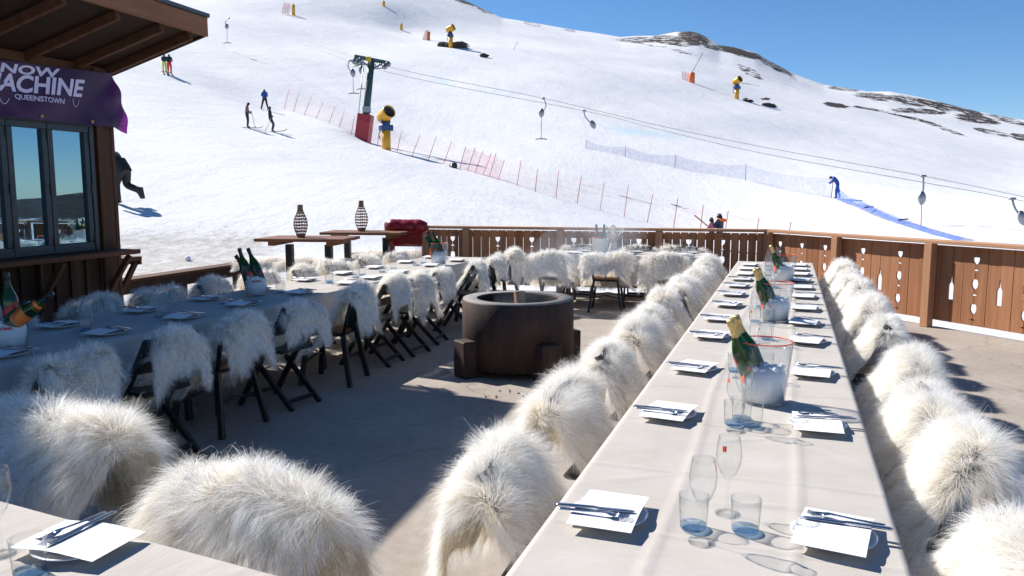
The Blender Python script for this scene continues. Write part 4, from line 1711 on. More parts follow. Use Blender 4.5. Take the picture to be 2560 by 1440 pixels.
up = [(2092, 470), (2120, 492), (2166, 511), (2210, 532), (2264, 553), (2320, 572), (2383, 590), (2440, 604)]
lo = [(2088, 497), (2112, 508), (2136, 516), (2181, 536), (2245, 561), (2290, 577), (2333, 590), (2390, 606)]
vs, fs = [], []
for (a, b_) in zip(up, lo):
    A, B = ground_hit(*a), ground_hit(*b_)
    if a[0] < 2130:
        A = at_r(a[0], a[1], math.hypot(B.x, B.y) + .2)
    vs += [B + Vector((0, 0, .05)), (A + B) / 2 + Vector((0, 0, .16)), A + Vector((0, 0, .05))]
for i in range(len(up) - 1):
    for k in range(2):
        fs.append((i * 3 + k, i * 3 + k + 1, i * 3 + k + 4, i * 3 + k + 3))
b = MB().add(vs, fs, 0, True)
o = b.build('slumped_net', M['net_heap'])
tag(o, 'blue net lying slumped on the snow below the stooping worker', 'net')
b = MB()
for (x, y) in ((2172, 524), (2258, 556)):
    g = ground_hit(x, y)
    b.tube([g + Vector((-.5, -.5, .12)), g + Vector((.5, .5, .14))], .05, 5)
b.build('net_band', M['gun_blue'], o)
# ---- grey drum beside the netting, rocks, snowball, wands
g = place_r(1134, 57.6)
b = MB()
b.tube([g + Vector((-.12, -.12, .2)), g + Vector((.12, .12, .2))], .24, 14)
b.tube([g + Vector((-.15, -.15, .2)), g + Vector((.15, .15, .2))], .09, 10, mi=1)
tag(b.build('hose_reel', [M['gun_dark'], M['galv']]), 'small dark hose reel on the snow beside the red netting', 'hose reel')


def rock_ob(px, py, r, s, label):
    p = place_r(px, r)
    bm = bmesh.new()
    bmesh.ops.create_icosphere(bm, subdivisions=3, radius=1)
    rr = random.Random(px)
    ph = [rr.uniform(0, 6) for _ in range(6)]
    for v in bm.verts:
        c = v.co
        k = 1 + .22 * math.sin(c.x * 3.1 + ph[0]) + .2 * math.sin(c.y * 3.7 + ph[1]) + .12 * math.sin(c.z * 7 + ph[2]) + .1 * math.sin(c.x * 9 + c.y * 8 + ph[3])
        v.co = Vector((c.x * s * 1.5, c.y * s, c.z * s * .6)) * k
    me = bpy.data.meshes.new('rock')
    bm.to_mesh(me)
    bm.free()
    me.materials.append(M['rock'])
    o = bpy.data.objects.new('rock', me)
    COL.objects.link(o)
    o.location = p
    tag(o, label, 'rock')


rock_ob(1140, 110, 151, 1.3, 'dark rock outcrop at the foot of the far snow gun above the tower')
rock_ob(1112, 110, 152, .8, 'smaller dark rock on the hut side of the far snow gun')
rock_ob(1213, 137, 140, .5, 'small dark rock at the end of the far snow gun shadow')
rock_ob(1915, 247, 150, .8, 'dark rock on the slope beside the snow gun under the ridge')
rock_ob(1861, 247, 150, .5, 'small dark rock near the foot of the snow gun under the ridge')
g = ground_hit(470, 653, 9, 30)
bm = bmesh.new()
bmesh.ops.create_icosphere(bm, subdivisions=3, radius=.065)
me = bpy.data.meshes.new('snowball')
bm.to_mesh(me)
bm.free()
me.materials.append(M['snow_lump'])
for p_ in me.polygons:
    p_.use_smooth = True
o = bpy.data.objects.new('snowball', me)
COL.objects.link(o)
o.location = g + Vector((0, 0, .05))
tag(o, 'white snowball lying on gritty snow beyond the low bench', 'snowball')
for (x0, y0, x1, y1, r, lab) in ((1294, 103, 1281, 126, 155, 'thin tilted pole stuck in the snow right of the far rocks'), (2306 - 1245, 0, 0, 0, 0, None)):
    if lab:
        B = at_r(x1, y1, r)
        T = at_r(x0, y0, r)
        stick(T, place_r(x1, r) - Vector((0, 0, .3)), 'marker_pole', 'thin tilted marker pole in the snow beyond the far rocks', 'marker pole', M['pole_grey'], .05, False)
# ------------------------------------------------------------------ sheepskins
def skin_mesh(seed, n, wid, length=.085, hw=.27, rear=.40, front=.30, top=.80, ytop=-.23, flow=1., tangle=.35, segs=3, thick=1.):
    """sheepskin over a chair back: shell plus many tapering locks of wool in one mesh"""
    R = np.random.default_rng(seed)
    k1, k2, k3 = R.uniform(0, 6, 3)
    Rt = .075
    arc = PI * Rt

    def S(a, s):
        """a -1..1 across, s metres from the crest: + towards the rear"""
        wv = 1 + .10 * np.sin(s * 9 + k1) - .18 * np.clip(s / .45, 0, 1) ** 2 + .12 * np.clip((np.abs(s) - .3) / .15, 0, 1)
        x = a * hw * wv + .02 * np.sin(s * 7 + k2)
        q = np.clip(s, -arc / 2, arc / 2) / Rt
        y = ytop - Rt * np.sin(q)
        z = top + Rt * (np.cos(q) - 1)
        ex = s - np.clip(s, -arc / 2, arc / 2)
        rear_ = np.maximum(ex, 0)
        fr_ = np.maximum(-ex, 0)
        f1 = np.minimum(fr_, .42)
        f2 = np.clip(fr_ - .42, 0, .25)
        f3 = np.maximum(fr_ - .67, 0)
        y = y - rear_ * .16 + f1 * .5 + f2 * .96 + f3 * .25 - .02 * np.sin(a * 5 + k3) * np.clip(np.abs(ex) * 4, 0, 1)
        z = z - rear_ * .985 - f1 * .866 - f2 * .2 - f3 * .95
        aa = np.abs(a)
        z = z - (.05 * aa ** 5 + .018 * np.sin(a * 3.5 + k1)) - .3 * np.maximum(aa - .88, 0)
        y = y + .03 * np.cos(a * 4 + k2) * np.clip(np.abs(ex) * 3, 0, 1)
        return np.stack([x, y, z], -1)

    def send(a):
        """uneven length of the pelt: leg lobes near the edges"""
        lob = .10 * np.exp(-((np.abs(a) - .72) / .2) ** 2)
        rr_ = rear - .06 + lob + .03 * np.sin(a * 6 + k2)
        ff_ = front - .04 + lob * .15 + .03 * np.sin(a * 5 + k3)
        return rr_, ff_

    # shell
    na, ns = 15, 31
    A, T = np.meshgrid(np.linspace(-1, 1, na), np.linspace(-1, 1, ns), indexing='ij')
    rr_, ff_ = send(A)
    Sg = np.where(T > 0, T * rr_, T * ff_)
    sv = S(A, Sg).reshape(-1, 3)
    i, j = np.meshgrid(np.arange(na - 1), np.arange(ns - 1), indexing='ij')
    sq = np.stack([i * ns + j, (i + 1) * ns + j, (i + 1) * ns + j + 1, i * ns + j + 1], -1).reshape(-1, 4)
    # locks
    a = R.uniform(-1, 1, n)
    t = R.uniform(-1, 1, n)
    rr_, ff_ = send(a)
    s = np.where(t > 0, t * rr_, t * ff_)
    e = 1e-3
    P = S(a, s)
    Pa = (S(a + e, s) - S(a - e, s))
    Ps = (S(a, s + e) - S(a, s - e))
    Pa /= np.linalg.norm(Pa, axis=1, keepdims=True)
    Ps /= np.linalg.norm(Ps, axis=1, keepdims=True)
    Nn = np.cross(Ps, Pa)
    Nn /= np.linalg.norm(Nn, axis=1, keepdims=True)
    out = P - np.array([0, ytop, top - .15])
    flip = np.where((Nn * out).sum(1) < 0, -1., 1.)[:, None]
    Nn *= flip
    # tufts share a direction
    nc = max(60, n // 30)
    ca, ct = R.uniform(-1, 1, nc), R.uniform(-1, 1, nc)
    cid = np.empty(n, int)
    for q in range(0, n, 4000):
        d2 = (a[q:q + 4000, None] - ca) ** 2 + ((t[q:q + 4000, None] - ct) * 1.4) ** 2
        cid[q:q + 4000] = d2.argmin(1)
    cdir = R.normal(0, 1, (nc, 3))
    down = Ps * np.where(s > 0, 1., -1.)[:, None]
    sp_ = s - .07 * np.sin(a * 3.6 + k2) - .04 * np.sin(a * 8 + k3)      # wandering parting
    down = Ps * np.tanh(sp_ / .05)[:, None]
    crest = np.exp(-(sp_ / .08) ** 2)[:, None]
    edge = np.clip((np.abs(a) - .78) / .22, 0, 1)[:, None] * np.sign(a)[:, None] * Pa
    wave = (np.sin(a * 5 + k1 + 3 * np.sin(s * 8 + k2)) + .8 * np.sin(s * 11 + k3 + a * 2))[:, None] * Pa
    base = Nn * (.62 + .3 * crest) + down * flow * (1.1 - .6 * crest) + edge * .6 + wave * .38 + cdir[cid] * tangle * .55 + R.normal(0, 1, (n, 3)) * tangle * .6
    base /= np.linalg.norm(base, axis=1, keepdims=True)
    L = length * R.uniform(.65, 1.25, n) * (1 + .35 * np.clip(np.abs(t) - .8, 0, 1) * 5 * .4) * (1 + .4 * (R.random(nc) ** 3)[cid]) * np.where(R.random(n) < .03, 1.38, 1.)
    L = L[:, None]
    g = np.array([0, 0, -1.])
    P1 = P + base * L * .5
    d2 = base * .75 + g * .5 * (1 - .5 * crest) + cdir[cid] * tangle * .4
    d2 /= np.linalg.norm(d2, axis=1, keepdims=True)
    P2 = P1 + d2 * L * .35
    d3 = base * .45 + g * .8 * (1 - .35 * crest) + cdir[cid] * tangle * .6 + R.normal(0, 1, (n, 3)) * tangle * .25
    d3 /= np.linalg.norm(d3, axis=1, keepdims=True)
    # pull tips of a tuft together
    P3 = P2 + d3 * L * .35
    cen = np.zeros((nc, 3))
    cnt = np.bincount(cid, minlength=nc)[:, None] + 1e-6
    for k in range(3):
        cen[:, k] = np.bincount(cid, P3[:, k], nc)
    cen /= cnt
    P2 = P2 + (cen[cid] - P3) * .08
    P3 = P3 + (cen[cid] - P3) * .3
    side = np.cross(base, Nn + down * .3 * crest + np.array([0, 0, .25]) + R.normal(0, .35, (n, 3)))
    side /= np.linalg.norm(side, axis=1, keepdims=True)
    W = wid * R.uniform(.7, 1.3, n)[:, None]
    v = np.stack([P - side * W * .5, P + side * W * .5, P1 - side * W * .55, P1 + side * W * .55, P2 - side * W * .4, P2 + side * W * .4, P3], 1)
    nv = v.shape[1]
    b0 = len(sv)
    ids = b0 + np.arange(n)[:, None] * nv
    q1 = ids + np.array([0, 1, 3, 2])
    q2 = ids + np.array([2, 3, 5, 4])
    tr = ids + np.array([4, 5, 6])
    co = np.concatenate([sv, v.reshape(-1, 3)])
    flat = np.concatenate([sq.ravel(), q1.ravel(), q2.ravel(), tr.ravel()])
    nq = len(sq) + 2 * n
    ls = np.concatenate([np.arange(nq) * 4, nq * 4 + np.arange(n) * 3])
    me = bpy.data.meshes.new('sheepskin')
    np_mesh(me, co, flat, ls, None)
    along = np.concatenate([np.full(len(sv), .7), np.tile(np.array([.0, .0, .45, .45, .78, .78, 1.]), n)])
    al = me.attributes.new('along', 'FLOAT', 'POINT')
    al.data.foreach_set('value', along.astype(np.float32))
    me.polygons.foreach_set('use_smooth', np.ones(len(ls), bool))
    # soft shading normals: the pelt's own normal leaning with the lock
    ns_ = Nn * .9 + base * .25 + np.array([0, 0, .3])
    ns_ /= np.linalg.norm(ns_, axis=1, keepdims=True)
    sn = np.zeros((len(sv), 3))
    vn = np.empty(len(co) * 3, np.float32)
    me.vertices.foreach_get('normal', vn)
    sn = vn.reshape(-1, 3)[:len(sv)]
    alln = np.concatenate([sn, np.repeat(ns_, nv, 0)])
    pass
    me.materials.append(M['fur'])
    return me


SK = {'near': [skin_mesh(100 + i, 72000, .0017, .07 + .01 * i, hw=.285 + .012 * i, rear=.40 + .04 * (i % 2), front=.86) for i in range(3)],
      'mid': [skin_mesh(200 + i, 30000, .0029, .068, hw=.26 + .012 * (i % 3), rear=[.32, .25, .36, .28][i], front=.74) for i in range(4)],
      'far': [skin_mesh(300 + i, 12000, .0052, .066, hw=.26 + .015 * (i % 3), rear=[.36, .29, .39, .32][i], front=.66) for i in range(4)]}
SKC = {'near': 0, 'mid': 0, 'far': 0}


def skin_obj(lod, loc, rz, label, group, scale=(1, 1, 1), roll=0.):
    me = SK[lod][SKC[lod] % len(SK[lod])]
    SKC[lod] += 1
    o = bpy.data.objects.new('sheepskin', me)
    COL.objects.link(o)
    o.location = loc
    o.rotation_euler = (0, roll, rz)
    o.scale = scale
    return tag(o, label, 'sheepskin', group)


# ------------------------------------------------------------------ chairs (origin on the floor, facing +y)
def folding_chair():
    e = empty('folding_chair')
    for s in (-1, 1):
        b = MB()
        b.bar((s * .19, .24, .0), (s * .19, -.25, .785), .028, .042, up=(0, 1, 0))
        b.build('leg', M['black_wood'], e)
        b = MB()
        b.bar((s * .155, -.26, .0), (s * .155, .17, .43), .026, .04, up=(0, 1, 0))
        b.build('leg', M['black_wood'], e)
    b = MB()
    b.box((0, .0, .445), (.36, .38, .028), bev=.01)
    b.build('seat', M['black_wood'], e)
    b = MB()
    for (z, h) in ((.735, .09), (.6, .05)):
        y = -.25 + (.785 - z) * .624 - .005
        n = 9
        vs = []
        for i in range(n):
            t = i / (n - 1) * 2 - 1
            x = t * .2
            yy = y - .022 * (1 - t * t)
            vs += [(x, yy - .009, z - h / 2), (x, yy + .009, z - h / 2), (x, yy + .009, z + h / 2 + .02 * (1 - t * t)), (x, yy - .009, z + h / 2 + .02 * (1 - t * t))]
        fs = [(i * 4 + k, i * 4 + 4 + k, i * 4 + 4 + (k + 1) % 4, i * 4 + (k + 1) % 4) for i in range(n - 1) for k in range(4)]
        fs += [(0, 1, 2, 3), tuple((n - 1) * 4 + k for k in (3, 2, 1, 0))]
        b.add(vs, fs)
    b.build('backrest', M['black_wood'], e)
    b = MB()
    b.bar((-.155, -.2, .06), (.155, -.2, .06), .024, .03)
    b.build('stretcher', M['black_wood'], e)
    b = MB()
    b.bar((-.19, .2, .07), (.19, .2, .07), .024, .03)
    b.build('stretcher', M['black_wood'], e)
    return e


def cafe_chair():
    e = empty('cafe_chair')
    for sx in (-1, 1):
        for sy in (-1, 1):
            b = MB()
            b.bar((sx * .225, sy * .22 - .01, .0), (sx * .16, sy * .155, .44), .03, .045, up=(0, 1, 0))
            b.build('leg', M['black_metal'], e)
    b = MB()
    b.box((0, 0, .462), (.35, .35, .026), bev=.012)
    b.build('seat', M['seat_wood'], e)
    b = MB()
    b.box((0, 0, .436), (.34, .34, .024), bev=.008)
    b.tube([(-.19, -.18, .2), (0, -.15, .235), (.19, -.18, .2)], .01, 6)
    b.tube([(-.19, .18, .2), (0, .15, .235), (.19, .18, .2)], .01, 6)
    b.build('seat_frame', M['black_metal'], e)
    b = MB()
    pts = [(-.165, -.16, .44), (-.185, -.205, .6), (-.18, -.235, .71), (-.13, -.245, .77), (0, -.25, .79), (.13, -.245, .77), (.18, -.235, .71), (.185, -.205, .6), (.165, -.16, .44)]
    b.tube(pts, .016, 8)
    b.bar((0, -.165, .45), (0, -.247, .785), .12, .008, up=(1, 0, 0))
    b.build('backrest', M['black_metal'], e)
    return e


CH = {'f': Proto(folding_chair()), 'c': Proto(cafe_chair())}

# ------------------------------------------------------------------ table ware prototypes
def p_plate():
    b = MB()
    b.lathe([(0, .0), (.062, .0), (.07, .004), (.1, .014), (.108, .018), (.109, .02), (.1, .019), (.07, .009), (.06, .006), (0, .006)], 40)
    return b.build('plate', M['china'])


def p_menu():
    b = MB()
    L, Wd, n = .262, .178, 9
    vs = []
    for i in range(n):
        t = i / (n - 1) * 2 - 1
        z = .003 * math.cos(t * 3) - .002 * t * t
        for (y, dz) in ((-Wd / 2, 0), (Wd / 2, 0), (Wd / 2, .0008), (-Wd / 2, .0008)):
            vs.append((t * L / 2, y, z + dz))
    fs = [(i * 4 + k, i * 4 + 4 + k, i * 4 + 4 + (k + 1) % 4, i * 4 + (k + 1) % 4) for i in range(n - 1) for k in range(4)]
    fs += [(0, 1, 2, 3), tuple((n - 1) * 4 + k for k in (3, 2, 1, 0))]
    b.add([(v[0], v[1], v[2]) for v in vs], [f[::-1] for f in fs])
    return b.build('menu_card', M['paper'])


def strip(b, rows):
    """rows of (x, halfwidth, z, thickness) along x"""
    vs = []
    for (x, w_, z, t) in rows:
        vs += [(x, -w_, z), (x, w_, z), (x, w_ * .8, z + t), (x, -w_ * .8, z + t)]
    n = len(rows)
    fs = [(i * 4 + k, i * 4 + (k + 1) % 4, i * 4 + 4 + (k + 1) % 4, i * 4 + 4 + k) for i in range(n - 1) for k in range(4)]
    fs += [(3, 2, 1, 0), tuple((n - 1) * 4 + k for k in range(4))]
    b.add(vs, fs, 0, True)


def p_knife():
    b = MB()
    strip(b, [(-.11, .006, 0, .004), (-.1, .0085, 0, .0055), (-.02, .006, 0, .006), (.0, .005, .001, .005), (.012, .009, .001, .002), (.08, .0095, .001, .0016), (.105, .007, .001, .001), (.112, .002, .001, .0008)])
    return b.build('knife', M['steel'])


def p_fork():
    b = MB()
    strip(b, [(-.1, .005, .0, .003), (-.092, .0085, 0, .003), (-.03, .005, .001, .003), (.02, .0035, .004, .003), (.035, .006, .005, .003), (.045, .012, .004, .0025), (.06, .0135, .001, .0022)])
    for k in range(4):
        y = -.0105 + .007 * k
        b.tube([(.058, y, .002), (.08, y, .0), (.1, y, .005)], [.0022, .0018, .0012], 5)
    return b.build('fork', M['steel'])


def p_flute():
    e = empty('wine_flute')
    b = MB()
    b.lathe([(.0085, .098), (.022, .118), (.0335, .148), (.0365, .175), (.033, .205), (.0295, .226), (.0285, .226), (.032, .205), (.0355, .175), (.0325, .149), (.021, .12), (.004, .104)], 24)
    bw = b.build('bowl', M['glass'], e)
    b = MB()
    b.lathe([(.0, .0), (.035, .0), (.035, .002), (.01, .007), (.0045, .02), (.0035, .06), (.0045, .09), (.0085, .098)], 20)
    b.build('stem', M['glass'], e)
    b = MB()
    a0 = .6
    vs = []
    for i in range(6):
        a = a0 + i * .07
        for z in (.188, .204):
            rr_ = .0357 - (z - .18) * .12 + .0005
            vs.append((rr_ * math.cos(a), rr_ * math.sin(a), z + (.004 if i % 2 else 0)))
    b.add(vs, [(2 * i, 2 * i + 2, 2 * i + 3, 2 * i + 1) for i in range(5)])
    b.build('red_mark', M['red_acrylic'], bw)
    return e


def p_tumbler():
    e = empty('tumbler')
    b = MB()
    b.lathe([(.036, .012), (.0385, .05), (.041, .094), (.0398, .094), (.0373, .05), (.0345, .014)], 24)
    b.build('bowl', M['glass'], e)
    b = MB()
    b.lathe([(0, 0), (.033, .0), (.036, .004), (.0358, .013), (0, .012)], 24)
    b.build('foot', M['glass_base'], e)
    return e


def p_bottle(style):
    e = empty('champagne_bottle')
    b = MB()
    b.lathe([(0, .012), (.03, .0), (.042, .004), (.0445, .012), (.0445, .15), (.0435, .165), (.036, .195), (.024, .225), (.0175, .25), (.016, .262)], 24)
    b.build('body', M['bottle'], e)
    b = MB()
    foil = M['gold_label'] if style == 'gold' else M['dark_foil']
    b.lathe([(.0225, .228), (.018, .25), (.0158, .268), (.0152, .288), (.0178, .292), (.0182, .304), (.0165, .308), (.0168, .318), (.014, .323), (0, .324)], 20)
    b.build('neck_foil', foil, e)
    b = MB()
    if style == 'orange':
        b.lathe([(.0448, .05), (.0448, .14)], 24)
        b.build('label', M['orange_label'], e)
        b = MB()
        b.lathe([(.0375, .19), (.026, .222)], 20)
        b.build('neck_label', M['orange_label'], e)
        b = MB()
    # diagonal red sash over the body
    vs = []
    n = 14
    for i in range(n + 1):
        a = -1.3 + 2.6 * i / n
        for dz in (0, .032):
            vs.append((.0452 * math.cos(a), .0452 * math.sin(a), .055 + .07 * i / n + dz))
    b.add(vs, [(2 * i, 2 * i + 2, 2 * i + 3, 2 * i + 1) for i in range(n)], 0, True)
    b.build('red_sash', M['red_label'], e)
    return e


def p_bucket(word):
    e = empty('ice_bucket')
    b = MB()
    b.lathe([(.0, .0), (.08, .0), (.088, .006), (.1, .12), (.117, .27), (.1135, .27), (.0965, .12), (.084, .01), (0, .008)], 36)
    bd_ = b.build('shell', M['acrylic'], e)
    b = MB()
    b.tube([(.1155 * math.cos(a), .1155 * math.sin(a), .27) for a in np.linspace(0, 2 * PI, 37)[:-1]], .0028, 6, closed=True)
    b.build('rim', M['red_acrylic'] if word is None else M['acrylic'], bd_)
    # ice heaped inside
    b = MB()
    prof = [(0, .012), (.082, .012), (.092, .08), (.095, .11), (.085, .14), (.06, .155), (.03, .163), (0, .165)]
    b.lathe(prof, 28)
    for i in range(26):
        a, rr_ = rnd.uniform(0, 6.28), rnd.uniform(0, .075)
        b.box((rr_ * math.cos(a), rr_ * math.sin(a), .148 + rnd.uniform(0, .014)), (.024,) * 3, Matrix.Rotation(rnd.uniform(0, 3), 3, Vector((rnd.random(), rnd.random(), 1)).normalized()), bev=.005)
    b.build('ice', M['ice'], e)
    # red print band on the shell
    b = MB()
    for (a0, a1, z0, z1) in ((2.75, 3.3, .09, .215),):
        vs = []
        n = 8
        for i in range(n + 1):
            a = a0 + (a1 - a0) * i / n
            for z in (z0, z1):
                rr_ = .0875 + (z / .27) * .03
                vs.append((rr_ * math.cos(a), rr_ * math.sin(a), z))
        b.add(vs, [(2 * i, 2 * i + 2, 2 * i + 3, 2 * i + 1) for i in range(n)], 0, True)
    b.build('print', M['red_acrylic'], bd_)
    if word:
        me, a = text_mesh(word, .075, .018, 0, .01, .0004)
        th = -PI / 2 + (a[:, 0] - .0375) / .101
        z = .125 + a[:, 1]
        rr_ = .089 + z / .27 * .03 + a[:, 2]
        me.vertices.foreach_set('co', np.stack([rr_ * np.cos(th), rr_ * np.sin(th), z], -1).astype(np.float32).ravel())
        me.materials.clear()
        me.materials.append(M['red_label'])
        o = bpy.data.objects.new('lettering', me)
        COL.objects.link(o)
        o.parent = bd_
    return e


PR = {'plate': Proto(p_plate()), 'menu': Proto(p_menu()), 'knife': Proto(p_knife()), 'fork': Proto(p_fork()), 'flute': Proto(p_flute()), 'tumbler': Proto(p_tumbler()),
      'gold': Proto(p_bottle('gold')), 'dark': Proto(p_bottle('dark')), 'orange': Proto(p_bottle('orange')), 'bucket': Proto(p_bucket(None)), 'bucket_word': Proto(p_bucket('MUMM'))}
ZT = .742     # top of the cloths


# ------------------------------------------------------------------ tables with cloths
def make_table(name, O, ang, L, Wd, label, cloth_label, drop=.27, seed=1, res=.022):
    """O: middle of the starting end; local x along, y across"""
    e = empty('trestle_table', (O.x, O.y, 0), ang)
    tag(e, label, 'table')
    b = MB()
    b.box((L / 2, 0, .716), (L, Wd, .034), bev=.004)
    b.build('table_top', M['trestle'], e)
    k = max(2, round(L / 1.9) + 1)
    for i in range(k):
        x = .3 + (L - .6) * i / (k - 1)
        for s in (-1, 1):
            b = MB()
            b.bar((x, s * (Wd / 2 - .14), 0), (x, s * (Wd / 2 - .2), .698), .04, .05)
            b.build('leg', M['black_metal'], e)
    # cloth
    R = np.random.default_rng(seed)
    nx = int(L / res)
    xs = np.linspace(-.012, L + .012, nx) if L < 8.5 else np.concatenate([np.linspace(-.012, .9, 40)[:-1], np.linspace(.9, 4.2, 330)[:-1], np.linspace(4.2, L + .012, 260)])
    nx = len(xs)
    hw = Wd / 2 + .006
    ys = np.concatenate([np.full(9, -hw) - np.linspace(.0, 1, 9)[::-1] * 1e-6, np.linspace(-hw + .012, hw - .012, int(Wd / (.0135 if L > 8.5 else res))), np.full(9, hw) + np.linspace(0, 1, 9) * 1e-6])
    ny = len(ys)
    X, Yv = np.meshgrid(xs, ys, indexing='ij')
    Z = np.full_like(X, ZT - .002)
    # pressed fold lines and slack ripples
    for c in np.arange(.35, L, .56):
        c2 = c + R.uniform(-.04, .04)
        sk_ = R.uniform(-.05, .05)
        Z += .0052 * np.exp(-((X - c2 - sk_ * Yv) / .0075) ** 2)
        Z -= .0015 * np.exp(-((X - c2 - sk_ * Yv - .03) / .02) ** 2)
    for c in (-.2, .14):
        Z += .0046 * np.exp(-((Yv - c - .01 * np.sin(X * 3)) / .014) ** 2)
    for q in range(10):
        fx, fy, ph = R.normal(0, 7), R.normal(0, 9), R.uniform(0, 6)
        Z += .0006 * np.sin(X * fx + Yv * fy + ph)
    for q in range(int(L * 7)):     # short wrinkles
        cx_, cy_, an = R.uniform(0, L), R.uniform(-hw, hw), R.uniform(-.6, .6)
        u = (X - cx_) * math.cos(an) + (Yv - cy_) * math.sin(an)
        v = -(X - cx_) * math.sin(an) + (Yv - cy_) * math.cos(an)
        Z += R.uniform(.0015, .004) * np.exp(-(u / .015) ** 2 - (v / .13) ** 2)
    w0, w1, w2 = R.uniform(0, 6, 3)
    for k_ in range(9):
        for side, idx in ((-1, 8 - k_), (1, ny - 9 + k_)):
            t = k_ / 8
            Z[:, idx] = ZT - .004 - t * drop + .012 * t * np.sin(xs * 5 + w0 * side)
            Yv[:, idx] = side * (hw + .004 + t * (.02 + .018 * np.sin(xs * 11 + w1 + side) + .012 * np.sin(xs * 23 + w2)))
    co = np.stack([X, Yv, Z], -1).reshape(-1, 3)
    ends = []
    faces = []
    i, j = np.meshgrid(np.arange(nx - 1), np.arange(ny - 1), indexing='ij')
    q = np.stack([i * ny + j, (i + 1) * ny + j, (i + 1) * ny + j + 1, i * ny + j + 1], -1).reshape(-1, 4)
    extra, eq = [], []
    base = len(co)
    for row, sx in ((0, -1), (nx - 1, 1)):
        top_ids = [row * ny + j_ for j_ in range(8, ny - 8)]
        m_ = len(top_ids)
        prev = top_ids
        for k_ in range(1, 6):
            t = k_ / 5
            cur = []
            for jj_, tid in enumerate(top_ids):
                p = co[tid]
                cur.append(base + len(extra))
                extra.append((p[0] + sx * (.006 + t * (.015 + .015 * math.sin(p[1] * 13 + w1))), p[1], ZT - .004 - t * drop))
            for jj_ in range(m_ - 1):
                f = (prev[jj_], prev[jj_ + 1], cur[jj_ + 1], cur[jj_])
                eq.append(f if sx < 0 else f[::-1])
            prev = cur
    co = np.concatenate([co, np.array(extra)])
    q = np.concatenate([q, np.array(eq)])
    me = bpy.data.meshes.new('tablecloth')
    np_mesh(me, co, q.ravel(), np.arange(len(q)) * 4, None)
    me.polygons.foreach_set('use_smooth', np.ones(len(q), bool))
    me.materials.append(M['cloth'])
    o = bpy.data.objects.new('tablecloth', me)
    COL.objects.link(o)
    o.location = e.location
    o.rotation_euler.z = ang
    tag(o, cloth_label, 'tablecloth')
    return Matrix.Translation(e.location) @ Matrix.Rotation(ang, 4, 'Z')


GRP = {}


def setting(Mx, ang, x, side, inset, place_txt, hw, what='pmkfgt', rot=0., fl=None, tb_=None):
    """one place: side +1/-1 across. place_txt names the seat in the labels"""
    y = side * (hw - inset)
    c = Mx @ Vector((x, y, ZT))
    ra = ang + (-PI / 2 if side > 0 else PI / 2)         # faces the table middle
    jr = rnd.uniform(-.13, .13)
    c = c + Vector((rnd.uniform(-.012, .012), rnd.uniform(-.012, .012), 0))
    if 'p' in what:
        PR['plate'].place(c, 0, 'white china plate, ' + place_txt, 'plate', 'place plates')
    if 'm' in what:
        PR['menu'].place(c + Vector((0, 0, .029)), ra + PI / 2 + PI / 2 - PI / 2 + rot + jr, 'white menu card on plate, ' + place_txt, 'menu card', 'menu cards')
    # cutlery lies across the menu, handles out
    d = Vector((math.cos(ra), math.sin(ra), 0))
    nrm = Vector((-d.y, d.x, 0))
    ck = -1 if side > 0 else 1
    cr = ra + rot * .5
    sgn = 1
    if 'k' in what:
        PR['knife'].place(c - d * .035 - nrm * .03 * sgn + Vector((0, 0, .0365)), cr + .06 + jr, 'steel knife on menu card, ' + place_txt, 'knife', 'table knives')
    if 'f' in what:
        PR['fork'].place(c - d * .03 - nrm * .062 * sgn + Vector((0, 0, .0365)), cr - .03 + jr, 'steel fork on menu card, ' + place_txt, 'fork', 'table forks')
    if 'g' in what:
        fx, fy = fl or (rnd.uniform(-.03, .03) - .1 * side, .25 + rnd.uniform(-.02, .02))
        PR['flute'].place(Mx @ Vector((x + fx, y - side * fy, ZT)), rnd.uniform(0, 6), 'clear stemmed wine glass, ' + place_txt, 'wine glass', 'stemmed wine glasses')
    if 't' in what:
        fx, fy = tb_ or (rnd.uniform(-.03, .03) + .02, .22 + rnd.uniform(-.02, .03))
        PR['tumbler'].place(Mx @ Vector((x + fx, y - side * fy, ZT)), rnd.uniform(0, 6), 'clear water tumbler, ' + place_txt, 'tumbler', 'water tumblers')


def seat(Mx, ang, x, side, off, kind, lod, lab_chair, lab_skin, grp, dz=0., jit=.05, sc=(1, 1, 1), slump=0., chair=True, turn=0., floor=True):
    """chair at x along, off from the table middle, facing the middle, with a sheepskin over its back"""
    p = Mx @ Vector((x, side * off, 0))
    a = ang + (PI if side > 0 else 0) + rnd.uniform(-jit, jit) + turn
    if chair:
        CH[kind].place(p, a, lab_chair, 'chair', 'chairs ' + grp)
    skin_obj(lod, p + Vector((0, 0, dz)), a, lab_skin, 'sheepskins ' + grp, sc, slump)


def bucket(Mx, ang, x, y, kind, bottles, label, blabels, rz=0.):
    p = Mx @ Vector((x, y, ZT))
    PR[kind].place(p, rz, label, 'ice bucket', 'ice buckets')
    for (style, dx, dy, tx, ty, z, tw), bl in zip(bottles, blabels):
        Rm = Matrix.Rotation(tx, 3, 'Y') @ Matrix.Rotation(ty, 3, 'X') @ Matrix.Rotation(tw, 3, 'Z')
        PR[style].place(p + Vector((dx, dy, z)), 0, bl, 'bottle', 'champagne bottles', rot=Rm.to_euler())


# T1: the long sunlit table
a1 = Vector((.3263, .9453, 0))
O1 = Vector((.471, 1.82, 0)) - a1 * .75
A1 = math.atan2(a1.y, a1.x)
L1 = 8.93 + .75
M1 = make_table('t1', O1, A1, L1, .9, 'long trestle table under cream linen in full sun by the side fence', 'long creased cream linen tablecloth in full sun beside the side fence', seed=3)
M1i = M1.inverted()


def along1(px, py, z=ZT):
    return (M1i @ at_z(px, py, z)).x


